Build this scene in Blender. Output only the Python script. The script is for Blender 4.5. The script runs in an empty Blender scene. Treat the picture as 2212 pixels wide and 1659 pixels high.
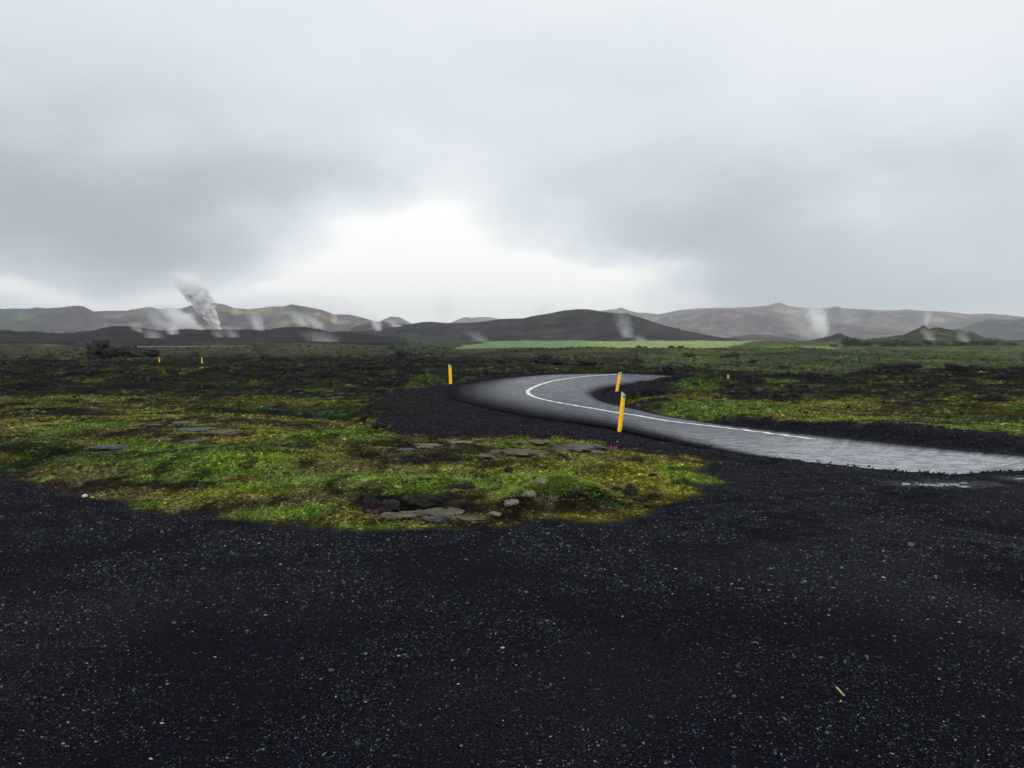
import bpy, math, random
import numpy as np
from mathutils import Vector, kdtree
random.seed(7)
rng = np.random.default_rng(11)
C = bpy.context.scene.collection
SC = bpy.context.scene

# ------------------------------------------------------------------ camera geometry (metres; the lot is z = 0)
F, HC, PITCH = 850.0, 2.0, math.atan(39 / 850.0)
cp, sp = math.cos(PITCH), math.sin(PITCH)
def ray(vx, vy):
    """direction in the world of a sight line measured on the 2212 px wide view of the photograph"""
    u, v = vx * 1024 / 2212.0, vy * 1024 / 2212.0
    x, y = (u - 512) / F, -(v - 384) / F
    return np.array([x, cp + y * sp, -sp + y * cp])
def G(vx, vy, z=0.0):
    d = ray(vx, vy)
    t = (z - HC) / min(d[2], -1e-4)
    return np.array([d[0] * t, d[1] * t, z])
def azel(vx, vy):
    d = ray(vx, vy)
    return math.atan2(d[0], d[1]), d[2] / math.hypot(d[0], d[1])
def at(vx, vy, dist):
    d = ray(vx, vy)
    k = dist / math.hypot(d[0], d[1])
    return np.array([d[0] * k, d[1] * k, HC + d[2] * k])
def c1(x, y): return (x * .3370, 596.4 + y * .3370)
def c2(x, y): return (677.7 + x * .3370, 596.4 + y * .3370)
def c3(x, y): return (1355.4 + x * .3873, 596.4 + y * .3873)
def c4(x, y): return (x * .3370, 813.3 + y * .3370)
def c5(x, y): return (677.7 + x * .3370, 779.4 + y * .3370)
def c6(x, y): return (1355.4 + x * .3873, 779.4 + y * .3873)
def c7(x, y): return (745.5 + x * .3983, 948.8 + y * .3983)

# ------------------------------------------------------------------ noise
_tab = rng.random((256, 256)) * 2 * math.pi
_gx, _gy = np.cos(_tab), np.sin(_tab)
def perlin(x, y):
    xi, yi = np.floor(x).astype(np.int64), np.floor(y).astype(np.int64)
    fx, fy = x - xi, y - yi
    u, v = fx * fx * fx * (fx * (fx * 6 - 15) + 10), fy * fy * fy * (fy * (fy * 6 - 15) + 10)
    def g(i, j):
        a, b = (xi + i) & 255, (yi + j) & 255
        return _gx[a, b] * (fx - i) + _gy[a, b] * (fy - j)
    a = g(0, 0) * (1 - u) + g(1, 0) * u
    b = g(0, 1) * (1 - u) + g(1, 1) * u
    return (a * (1 - v) + b * v) * 1.5
def fbm(x, y, s=1.0, n=4, seed=0, gain=.5):
    x, y = np.asarray(x, float) / s + seed * 17.3, np.asarray(y, float) / s - seed * 9.1
    o, a, t = 0, 1.0, 0
    for k in range(n):
        o = o + a * perlin(x, y); t += a; a *= gain
        x, y = x * 1.6 + y * 1.2 + 3.7, -x * 1.2 + y * 1.6 + 1.9
    return o / t
def ridged(x, y, s=1.0, n=4, seed=0):
    x, y = np.asarray(x, float) / s + seed * 11.3, np.asarray(y, float) / s - seed * 5.1
    o, a, t = 0, 1.0, 0
    for k in range(n):
        o = o + a * (1 - 2 * np.abs(perlin(x, y))); t += a; a *= .5
        x, y = x * 1.6 + y * 1.2 + 3.7, -x * 1.2 + y * 1.6 + 1.9
    return o / t
def sstep(a, b, x):
    t = np.clip((np.asarray(x, float) - a) / (b - a), 0, 1)
    return t * t * (3 - 2 * t)
def lerp(a, b, t): return a + (b - a) * t

# ------------------------------------------------------------------ object helpers
def tag(o, label=None, cat=None, group=None, kind=None):
    if label: o['label'] = label
    if cat: o['category'] = cat
    if group: o['group'] = group
    if kind: o['kind'] = kind
    return o
def mesh(name, V, Fc, mat=None, parent=None, col=None, smooth=True, attrs=None):
    V = np.asarray(V, np.float32).reshape(-1, 3); Fc = np.asarray(Fc, np.int32)
    me = bpy.data.meshes.new(name)
    me.vertices.add(len(V)); me.vertices.foreach_set('co', V.ravel())
    n, k = Fc.shape
    me.loops.add(n * k); me.loops.foreach_set('vertex_index', Fc.ravel())
    me.polygons.add(n)
    me.polygons.foreach_set('loop_start', np.arange(0, n * k, k, dtype=np.int32))
    if smooth: me.polygons.foreach_set('use_smooth', np.ones(n, bool))
    me.update(calc_edges=True)
    if col is not None:
        a = me.color_attributes.new('col', 'FLOAT_COLOR', 'POINT')
        c = np.ones((len(V), 4), np.float32); c[:, :3] = col
        a.data.foreach_set('color', c.ravel())
    for kx, vv in (attrs or {}).items():
        a = me.attributes.new(kx, 'FLOAT', 'POINT'); a.data.foreach_set('value', np.asarray(vv, np.float32))
    if mat: me.materials.append(mat)
    o = bpy.data.objects.new(name, me); C.objects.link(o)
    if parent: o.parent = parent
    return o
def mesh_poly(name, V, faces, mat=None, parent=None, smooth=False):
    me = bpy.data.meshes.new(name); me.from_pydata([tuple(v) for v in V], [], faces); me.update()
    if smooth:
        for p in me.polygons: p.use_smooth = True
    if mat: me.materials.append(mat)
    o = bpy.data.objects.new(name, me); C.objects.link(o)
    if parent: o.parent = parent
    return o
def grid_faces(nr, nc):
    i = np.arange(nr * nc).reshape(nr, nc)
    return np.stack([i[:-1, :-1], i[:-1, 1:], i[1:, 1:], i[1:, :-1]], -1).reshape(-1, 4)
def empty(name, loc, rz=0):
    o = bpy.data.objects.new(name, None); C.objects.link(o)
    o.empty_display_size = .2; o.location = loc; o.rotation_euler = (0, 0, rz)
    return o

# ------------------------------------------------------------------ material helpers
class NT:
    def __init__(s, name):
        s.m = bpy.data.materials.new(name); s.m.use_nodes = True
        s.t = s.m.node_tree; s.b = s.t.nodes.get('Principled BSDF'); s.out = s.t.nodes.get('Material Output')
    def n(s, typ, **kw):
        x = s.t.nodes.new(typ)
        for k, v in kw.items(): setattr(x, k, v)
        return x
    def l(s, a, b): s.t.links.new(a, b)
    def val(s, sock, v):
        if isinstance(v, bpy.types.NodeSocket): s.l(v, sock)
        else: sock.default_value = v
    def math(s, op, a, b=0.0, c=0.0, clamp=False):
        x = s.n('ShaderNodeMath', operation=op, use_clamp=clamp)
        for i, v in enumerate((a, b, c)): s.val(x.inputs[i], v)
        return x.outputs[0]
    def attr(s, name, out='Fac'): return s.n('ShaderNodeAttribute', attribute_name=name).outputs[out]
    def pos(s): return s.n('ShaderNodeNewGeometry').outputs['Position']
    def noise(s, scale, detail=3, rough=.5, vec=None, typ='ShaderNodeTexNoise', out=0):
        x = s.n(typ); x.inputs['Scale'].default_value = scale
        if typ == 'ShaderNodeTexNoise':
            x.inputs['Detail'].default_value = detail; x.inputs['Roughness'].default_value = rough
        s.l(vec or s.pos(), x.inputs['Vector'])
        return x.outputs[out]
    def ramp(s, v, a, b, lo=0.0, hi=1.0):
        x = s.n('ShaderNodeMapRange', clamp=True)
        s.val(x.inputs[0], v); x.inputs[1].default_value = a; x.inputs[2].default_value = b
        s.val(x.inputs[3], lo); s.val(x.inputs[4], hi)
        return x.outputs[0]
    def mixc(s, f, a, b, typ='MIX'):
        x = s.n('ShaderNodeMix', data_type='RGBA', blend_type=typ)
        s.val(x.inputs[0], f); s.val(x.inputs[6], a); s.val(x.inputs[7], b)
        return x.outputs[2]
    def bump(s, h, strength=.5, dist=.02, normal=None):
        x = s.n('ShaderNodeBump'); s.val(x.inputs['Strength'], strength); s.val(x.inputs['Distance'], dist); s.l(h, x.inputs['Height'])
        if normal: s.l(normal, x.inputs['Normal'])
        return x.outputs[0]
def simple(name, col, rough=.6, spec=.4, metal=0, nscale=None, namt=.3, bumpd=None):
    m = NT(name); c = (*col, 1)
    if nscale:
        f = m.noise(nscale, 4); v = m.ramp(f, .3, .7, 1 - namt, 1 + namt)
        x = m.n('ShaderNodeVectorMath', operation='SCALE'); x.inputs[0].default_value = col; m.l(v, x.inputs['Scale'])
        m.l(x.outputs[0], m.b.inputs['Base Color'])
        if bumpd: m.l(m.bump(f, .6, bumpd), m.b.inputs['Normal'])
    else: m.b.inputs['Base Color'].default_value = c
    m.b.inputs['Roughness'].default_value = rough; m.b.inputs['Specular IOR Level'].default_value = spec; m.b.inputs['Metallic'].default_value = metal
    return m.m

# ================================================================== THE ROAD
SEC = [  # outer px, outer z, inner px, inner z, softness of the outer and inner margin (share of the width)
    (c5(2212, 93), -.02, c5(2240, 140), -.45, .05, .25),
    (c5(1900, 82), 0, c5(2060, 152), -.45, .05, .22),
    (c5(1500, 86), 0, c5(1930, 176), -.45, .07, .18),
    (c5(1200, 108), 0, c5(1865, 195), -.45, .14, .14),
    (c5(980, 140), 0, c5(1840, 211), -.45, .24, .10),
    (c5(860, 180), 0, c5(1838, 223), -.45, .30, .09),
    (c5(890, 235), 0, c5(1850, 238), -.45, .30, .09),
    (c5(1060, 285), 0, c5(1880, 257), -.45, .30, .09),
    (c5(1290, 335), 0, c5(1930, 275), -.44, .30, .09),
    (c5(1550, 378), 0, c5(2000, 292), -.42, .28, .09),
    (c5(1830, 415), 0, c5(2090, 312), -.40, .25, .09),
    (c6(50, 405), 0, c6(200, 302), -.37, .22, .1),
    (c6(340, 468), 0, c6(500, 350), -.33, .15, .1),
    (c6(620, 522), 0, c6(800, 386), -.29, .08, .12),
    (c6(860, 552), 0, c6(1050, 412), -.26, .03, .15),
    (c6(1100, 577), 0, c6(1300, 438), -.24, .015, .18),
    (c6(1350, 603), 0, c6(1600, 468), -.21, .015, .2),
    (c6(1650, 632), 0, c6(1900, 498), -.18, .015, .2),
    (c6(1850, 634), 0, c6(2212, 525), -.16, .015, .2),
    (c6(2212, 618), 0, c6(2650, 556), -.13, .015, .15),
]
O = [G(*s[0], s[1]) for s in SEC]; I = [G(*s[2], s[3]) for s in SEC]; SO = [s[4] for s in SEC]; SI = [s[5] for s in SEC]
O = [np.array([38, 74, -2.6]), np.array([24, 66, -1.1])] + O + [np.array([9.8, 13.3, 0]), np.array([14, 11.5, 0]), np.array([34, 3., 0])]
I = [np.array([36, 65, -2.8]), np.array([22, 58, -1.4])] + I + [np.array([13.0, 14.9, -.1]), np.array([17., 13.8, -.1]), np.array([37, 8., -.1])]
SO = [.1, .1] + SO + [.02, .02, .02]; SI = [.2, .2] + SI + [.1, .1, .1]
def catmull(P, n):
    P = np.array(P); P = np.vstack([2 * P[0] - P[1], P, 2 * P[-1] - P[-2]])
    t = np.linspace(0, len(P) - 3 - 1e-6, n); i = t.astype(int); f = (t - i)[:, None]
    a, b, c, d = P[i], P[i + 1], P[i + 2], P[i + 3]
    return .5 * ((2 * b) + (c - a) * f + (2 * a - 5 * b + 4 * c - d) * f ** 2 + (3 * b - a - 3 * c + d) * f ** 3)
NS, NA = 720, 42
Oc, Ic = catmull(O, NS), catmull(I, NS)
_k = np.linspace(0, 1, NS); _w = sstep(.62, .72, _k)
_o = fbm(_k * 260, _k * 0, 3.0, 3, 201) * .20 + fbm(_k * 260, _k * 0, 9, 2, 202) * .25
_d = (Ic - Oc)[:, :2]; _d = _d / np.linalg.norm(_d, axis=1)[:, None]
Oc[:, :2] += _d * (_o * (.25 + .75 * _w))[:, None]
Ic[:, :2] += _d * (fbm(_k * 260, _k * 0 + 5, 2.2, 4, 203) * .25)[:, None]
so = np.interp(np.linspace(0, 1, NS), np.linspace(0, 1, len(SO)), SO); si = np.interp(np.linspace(0, 1, NS), np.linspace(0, 1, len(SI)), SI)
tt = np.linspace(0, 1, NA)
RV = Oc[:, None, :] * (1 - tt)[None, :, None] + Ic[:, None, :] * tt[None, :, None]
RV[..., 2] += .012
_dr = np.where(_k > .6, .006, .032); RV[:, 0, 2] -= _dr; RV[:, 1, 2] -= _dr * .35; RV[:, -1, 2] -= .055; RV[:, -2, 2] -= .02
mo = np.clip(tt[None, :] / so[:, None] / 1.25, 0, 1.6); mi = np.clip((1 - tt)[None, :] / si[:, None] / 1.1, 0, 1.6)
wet = np.minimum(mo, mi)
kd = kdtree.KDTree(NS * NA)
for i in range(0, NS):
    for j in range(0, NA): kd.insert((RV[i, j, 0], RV[i, j, 1], 0), i * NA + j)
kd.balance()
RF = RV.reshape(-1, 3)

# ================================================================== zones on the ground
veg_left = [c4(-2600, 560), c4(-700, 600), c4(0, 640), c4(60, 640), c4(100, 668), c4(170, 680), c4(210, 715), c4(300, 730), c4(400, 765), c4(520, 780), c4(620, 805), c4(740, 815), c4(800, 850), c4(900, 862), c4(1050, 868), c4(1200, 880), c4(1330, 918),
            c4(1480, 940), c4(1700, 950), c4(1900, 962), c4(2050, 985), c4(2212, 990), c5(300, 1092), c5(600, 1095), c5(900, 1090), c5(1000, 1075), c5(1200, 1068), c5(1450, 1050), c5(1700, 1050), c5(1850, 1045), c5(2000, 1015), c5(2120, 985),
            c6(230, 825), c6(260, 800), c6(330, 790), c6(400, 765), c6(410, 740), c6(380, 715), c6(440, 700), c6(540, 685), c6(480, 650), c6(380, 630), c6(420, 600), c6(500, 565), c6(450, 545), c6(330, 520), c6(200, 500), c6(80, 485), c6(0, 475),
            c5(1900, 540), c5(1700, 500), c5(1450, 492), c5(1200, 492), c5(1000, 480), c5(800, 492), c5(620, 480), c5(500, 440), c5(450, 380), c5(440, 350), c5(370, 300), c5(430, 240), c5(520, 200), c5(620, 165), c5(800, 132)]
PL = [G(*p)[:2] for p in veg_left] + [G(*c5(980, 108), 0)[:2], G(*c5(1200, 92), 0)[:2], G(*c5(1450, 76), 0)[:2], G(*c5(1900, 70), 0)[:2], G(*c5(2300, 84))[:2], np.array([34, 74.]), np.array([60, 90.]), np.array([400, 300.]), np.array([0, 1500.]), np.array([-1500, 800.]), np.array([-900, 60.]), np.array([-120, 16.])]
veg_right = [c6(2212, 470), c6(2100, 455), c6(1850, 428), c6(1700, 412), c6(1600, 392), c6(1350, 386), c6(1200, 378), c6(1080, 362), c6(820, 338), c6(600, 312), c6(400, 302), c6(240, 287), c6(140, 262), c6(60, 225), c6(-40, 200), c6(0, 186), c6(120, 180), c6(235, 168), c6(235, 140), c6(300, 125), c6(360, 108)]
PR = [G(*p, -.2)[:2] for p in veg_right] + [np.array([16, 57.]), np.array([34, 64.]), np.array([60, 74.]), np.array([300, 120.]), np.array([120, 10.]), np.array([20, 15.])]
def sdist(x, y, P):
    """signed distance to a polygon, positive inside"""
    P = np.array(P); d = np.full(x.shape, 1e18); ins = np.zeros(x.shape, bool)
    for k in range(len(P)):
        a, b = P[k], P[(k + 1) % len(P)]
        ex, ey = b - a; wx, wy = x - a[0], y - a[1]
        t = np.clip((wx * ex + wy * ey) / (ex * ex + ey * ey + 1e-12), 0, 1)
        d = np.minimum(d, (wx - ex * t) ** 2 + (wy - ey * t) ** 2)
        c = ((a[1] <= y) & (b[1] > y)) | ((b[1] <= y) & (a[1] > y))
        xx = a[0] + (y - a[1]) * ex / (ey if abs(ey) > 1e-9 else 1e-9)
        ins ^= c & (x < xx)
    return np.where(ins, 1, -1) * np.sqrt(d)

# ------------------------------------------------------------------ the ground sheet: polar grid
azf = np.radians(np.arange(-44, 44.01, .1)); azc = np.radians(np.arange(48, 313, 4.))
AZ = np.concatenate([azf, azc, [azf[0] + 2 * math.pi]])
rr = [0.5]
while rr[-1] < 5300:
    r = rr[-1]
    rr.append(r * (1 + (.03 if r < 3 else .0078 if r < 130 else .014 if r < 700 else .04)))
RR = np.array(rr)
GA, GR = np.meshgrid(AZ, RR)
X, Y = GR * np.sin(GA), GR * np.cos(GA)
fine = (GR < 140) & (np.abs(np.where(GA > math.pi, GA - 2 * math.pi, GA)) < .9)
wob = np.clip(GR / 14, .3, 3)
xw = X + (fbm(X, Y, .9, 5, 1, .65) * .42 + .0) * wob; yw = Y + fbm(X, Y, .9, 5, 2, .65) * .7 * wob
sd = np.full(X.shape, -50.)
near = GR < 400
sd[near] = np.maximum(sdist(xw[near], yw[near], PL), sdist(xw[near], yw[near], PR))
sd[~near] = np.where(np.abs(GA[~near]) < 1.2, 30, -30)
VEG = sstep(-.12, .25, sd)
leftside = sdist(X, Y, PL) > 0
# distance to the road and its height
rd = np.full(X.shape, 99.); rz = np.zeros(X.shape)
sel = np.argwhere(fine & (GR > 9) & (GR < 95) & (X > -12) & (X < 45))
for a, b in sel:
    co, idx, d = kd.find((X[a, b], Y[a, b], 0))
    rd[a, b] = d; rz[a, b] = RF[idx, 2]
del sel
az_ = np.where(GA > math.pi, GA - 2 * math.pi, GA)

# natural height
def bumpf(x, c, w): return np.exp(-((x - c) / w) ** 2)
def far_rise(r): return 4.6 * sstep(170, 620, r) + 9 * sstep(900, 4500, r)
def vpx(vx): return math.atan((vx * 1024 / 2212 - 512) / F)
lavaL = sstep(18, 34, GR) * (1 - sstep(120, 170, GR)) * (1 - sstep(vpx(900), vpx(1300), az_) * sstep(58, 75, GR) * .6)
lavaR = sstep(26, 40, GR) * (1 - sstep(66, 80, GR))
lav = np.where(az_ < vpx(1380), lavaL, lavaR)
islandm = sstep(8, 10, GR) * (1 - sstep(18, 30, GR))
rough = ridged(X, Y, 7.0, 5, 3) * .5 + fbm(X, Y, 1.6, 4, 5) * .4
hum = fbm(X, Y, 1.1, 4, 8) * .5 + ridged(X, Y, 2.4, 3, 9) * .35
big_ = ridged(X, Y, 13, 3, 23) * .6 + fbm(X, Y, 5, 3, 25) * .5
Zn = far_rise(GR) + lav * sstep(40, 62, GR) * (big_ * .75 - .12) + lav * (rough * .62 * np.clip(GR / 55, .35, 1.1) - .10) + islandm * (hum * .14 + .02)
rdm = 1 - bumpf(GR, 320, 30) * sstep(vpx(270), vpx(300), az_) * (1 - sstep(vpx(545), vpx(580), az_))
Zn += rdm * sstep(130, 240, GR) * (fbm(X, Y, 40, 4, 12) * np.where(az_ < vpx(960), 3.2, 1.3) - np.where(az_ < vpx(960), .35, 0)) * (1 - sstep(900, 1500, GR))
_x = 0
# crest of the lava on the right, the low ridge in front of the pale field, dips between
Zn += .36 * bumpf(GR, 63, 8) * sstep(vpx(1650), vpx(2000), az_)
Zn += .18 * bumpf(GR, 66, 6) * sstep(vpx(1400), vpx(1500), az_) * (1 - sstep(vpx(1600), vpx(1750), az_))
Zn -= .5 * bumpf(GR, 95, 22) * sstep(vpx(1400), vpx(1700), az_)
Zn += (1.3 + .3 * fbm(X, Y, 14, 3, 4)) * bumpf(GR, 185, 26) * sstep(vpx(960), vpx(1150), az_) * (1 - sstep(vpx(1700), vpx(1950), az_))
Zn += .5 * bumpf(GR, 88, 10) * sstep(vpx(960), vpx(1100), az_) * (1 - sstep(vpx(1350), vpx(1480), az_))
Zn -= .35 * bumpf(GR, 45, 12) * (1 - sstep(vpx(600), vpx(800), az_))
Zn += .5 * bumpf(GR, 115, 18) * (1 - sstep(vpx(400), vpx(700), az_)) * fbm(X, Y, 9, 3, 33)
# right-hand moss bank just beyond the road, and the bank hiding the road's far end
Zn += .28 * bumpf(X, 14.5, 4.5) * bumpf(Y, 50, 5)
# grassy tussock, small lava hollow and humps of the island
def blob(vx, vy, rx, ry, h, p=1.0):
    c = G(vx, vy); d = c[1]; wx = rx / 2.16 / F * d; wy = abs(G(vx, vy - ry)[1] - G(vx, vy + ry)[1]) / 2
    return h * np.exp(-(np.abs((X - c[0]) / wx) ** 2 + np.abs((Y - c[1]) / wy) ** 2) ** p)
Zi = blob(1205, 1078, 84, 17, .23, 1.0) + blob(1130, 1105, 50, 18, .10) + blob(1290, 1095, 30, 16, .10)
Zi += blob(470, 1000, 190, 22, .16, 1.4) + blob(720, 955, 110, 14, .16, 1.4) + blob(60, 985, 90, 24, .2, 1.3) + blob(800, 1055, 150, 15, .08)
Zi -= blob(905, 1100, 110, 16, .13, 1.6) + blob(990, 1055, 60, 7, .06)
Zi += blob(1480, 1030, 80, 20, .05) + blob(1300, 1020, 120, 15, .07) + blob(1330, 1110, 60, 12, .05)
Zn = Zn + Zi * (GR < 30)
# the cinder bank drops from the road to the lava on the left
Zn -= .45 * (1 - sstep(3, 9, rd)) * leftside * sstep(17, 22, GR)
Zn -= .25 * (~leftside) * sstep(20, 30, GR) * (1 - sstep(6, 14, rd))
Zlot = fbm(X, Y, 3.0, 3, 20) * .018 + fbm(X, Y, .6, 3, 21) * .006
Zn = np.where(GR < 40, lerp(Zlot, Zn, sstep(-.3, .9, sd)), Zn)
Zn = np.where(np.abs(az_) > .9, Zlot + (Zn - Zlot) * .0 + far_rise(GR) , Zn)
# road bed
wr = np.where(leftside, 3.6, 1.8)
f = 1 - sstep(0.10, 1.0, rd / wr)
lotn = (~leftside) & (GR < 21) & (sd < 0) & (Y < 17)
f = np.where(lotn, 1 - sstep(.1, .35, rd), f)
Z = lerp(Zn, rz - np.where(GR < 18, .004, .022), f)
Z += (rd > .2) * (rd < 6) * (VEG < .5) * fbm(X, Y, .35, 3, 40) * .035
# puddles: basins in the lot
PUD = [(c6(1760, 686), 190, 4.5), (c6(2260, 657), 110, 5.5)]
pudm = np.zeros(X.shape)
for (p, rx, ry) in PUD:
    c = G(*p); wx = rx / 2.16 / F * c[1] * .45; wy = abs(G(p[0], p[1] - ry)[1] - G(p[0], p[1] + ry)[1]) / 2
    e = np.exp(-(((X - c[0]) / wx) ** 2 + ((Y - c[1]) / wy) ** 2) ** 1.5)
    Z = Z * (1 - .7 * e) - e * .016 + e * fbm(X, Y, .25, 3, 50) * .028
    pudm = np.maximum(pudm, np.exp(-(((X - c[0]) / wx / 1.6) ** 2 + ((Y - c[1]) / wy / 1.8) ** 2)))
# slight fill so nothing of the ground pokes through the road
Z = np.where(rd < .10, np.minimum(Z, rz - np.where(GR < 18, .006, .026)), Z)

# ------------------------------------------------------------------ colours of the ground
def rgb(r, g, b, k=1.0):
    f = lambda c: ((c / 255 + .055) / 1.055) ** 2.4 if c > 10 else c / 255 / 12.92
    return np.array([f(r), f(g), f(b)]) * k
cGRAV, cCIND = np.array([.0034, .0036, .0076]), np.array([.011, .007, .0095])
cGREEN, cDEEP, cLIME = rgb(68, 92, 25, 1.2), rgb(36, 60, 24, 1.1), rgb(92, 112, 32, 1.25)
cMOSS, cOLIVE, cTAN = rgb(100, 98, 30, 1.1), rgb(62, 60, 26, 1.0), rgb(98, 90, 56, .95)
cBROWN, cRUST, cLAVA, cSLAB = rgb(40, 32, 23, .9), rgb(70, 30, 18, 1.2), rgb(17, 16, 18, 1.0), rgb(92, 88, 84, 1.2)
def c_(v): return np.broadcast_to(v, X.shape + (3,)).copy()
n1, n2, n3 = fbm(X, Y, 5.5, 4, 60), fbm(X, Y, 2.2, 4, 61), fbm(X, Y, .5, 3, 62)
n4, n5 = fbm(X, Y, 11, 3, 63), fbm(X, Y, 1.2, 4, 64)
def mix(c, d, t): return c + (d - c) * np.clip(t, 0, 1)[..., None]
veg = c_(cOLIVE)
veg = mix(veg, cMOSS, sstep(.0, .28, n1 + n5 * .4) * .75)
veg = mix(veg, cGREEN, sstep(.02, .3, n2 - n1 * .3) * .8)
veg = mix(veg, cBROWN, sstep(.05, .28, -n2 - n3 * .3) * .85)
bare = sstep(.02, .22, fbm(X, Y, 3.0, 5, 66) + .10 * lav - .02) * np.clip(lav + .25, 0, 1)
lc = mix(c_(cLAVA), rgb(42, 40, 38), sstep(.15, .45, fbm(X, Y, .8, 4, 70)) * .5)
veg = mix(veg, lc, bare * .95)
veg = mix(veg, lc, sstep(.05, .25, rough - .05) * lav * sstep(28, 45, GR) * .75)
# banding of the middle distance
gl = az_ < vpx(1380)
veg = np.where((gl & (GR > 36) & (GR < 130))[..., None], mix(veg, lc, sstep(44, 60, GR) * .12 + .38 * sstep(-.02, .1, n1)), veg)
far = sstep(68, 82, GR) * (~gl) + sstep(125, 160, GR) * gl
fcol = mix(c_(rgb(52, 66, 34)), rgb(76, 84, 42), sstep(-.1, .3, fbm(X, Y, 26, 4, 80)))
fcol = mix(fcol, rgb(44, 66, 36), sstep(.0, .25, fbm(X, Y, 13, 4, 81)) * .8)
fcol = mix(fcol, rgb(34, 36, 28), sstep(.12, .3, fbm(X, Y * .6, 30, 4, 82)) * .7)
fcol = mix(fcol, rgb(96, 88, 58), sstep(.2, .35, fbm(X, Y * .6, 22, 4, 84)) * .5)
fcol = np.where(gl[..., None], mix(fcol * .8, rgb(42, 41, 32), .62 + 0 * n1), mix(fcol, rgb(58, 72, 42), .5 + 0 * n1))
fcol = mix(fcol, rgb(24, 32, 20), sstep(.05, .3, fbm(X, Y * .35, 9, 4, 85)) * .8)
fcol = mix(fcol, rgb(92, 98, 58), sstep(.1, .35, fbm(X, Y * .3, 14, 4, 86)) * .45)
fr = fbm(X, Y, 40, 4, 12)
fcol = mix(fcol, rgb(26, 27, 20), sstep(.02, -.18, fr) * .8 * gl)
fcol = mix(fcol, rgb(58, 60, 40), sstep(.06, .25, fr + .3 * fbm(X, Y, 6, 3, 87)) * .7 * gl)
veg = mix(veg, fcol, far)
# the low ridge before the pale field is dark heath
rg = bumpf(GR, 178, 34) * sstep(vpx(1000), vpx(1200), az_) * (1 - sstep(vpx(1650), vpx(1850), az_))
veg = mix(veg, mix(c_(rgb(30, 38, 24)), rgb(70, 78, 40), sstep(-.3, .2, -fbm(X, Y, 16, 4, 90))), rg * .8)
# the pale field
AF = (az_ > vpx(975) + .01 * fbm(GR, GR, 60, 2, 5)) & (az_ < vpx(1640) - .0)
edge = sstep(vpx(972), vpx(985), az_ - (GR - 280).clip(0, 320) / 320 * (vpx(1090) - vpx(972))) * (1 - sstep(vpx(1638), vpx(1655), az_ + (600 - GR).clip(0, 300) * .00012))
pf = edge * sstep(270, 300, GR)
veg = mix(veg, mix(c_(rgb(104, 128, 84, .85)), rgb(128, 146, 92, .9), sstep(vpx(1200), vpx(1330), az_)), pf)
# right: pale strip, bushes' ground, dark stream line
veg = mix(veg, rgb(120, 135, 86), bumpf(GR, 300, 40) * sstep(vpx(1640), vpx(1690), az_) * (1 - sstep(vpx(1780), vpx(1830), az_)) * .7)
gA, gB = G(*c3(1200, 560)), G(*c3(1480, 478))
tt_ = np.clip(((X - gA[0]) * (gB[0] - gA[0]) + (Y - gA[1]) * (gB[1] - gA[1])) / ((gB[0] - gA[0]) ** 2 + (gB[1] - gA[1]) ** 2), 0, 1)
dl = np.hypot(X - (gA[0] + (gB[0] - gA[0]) * tt_) + fbm(X, Y, 6, 2, 3) * 2, Y - (gA[1] + (gB[1] - gA[1]) * tt_))
veg = mix(veg, rgb(34, 30, 28), (1 - sstep(1.2, 3.0, dl)) * .9)
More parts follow.
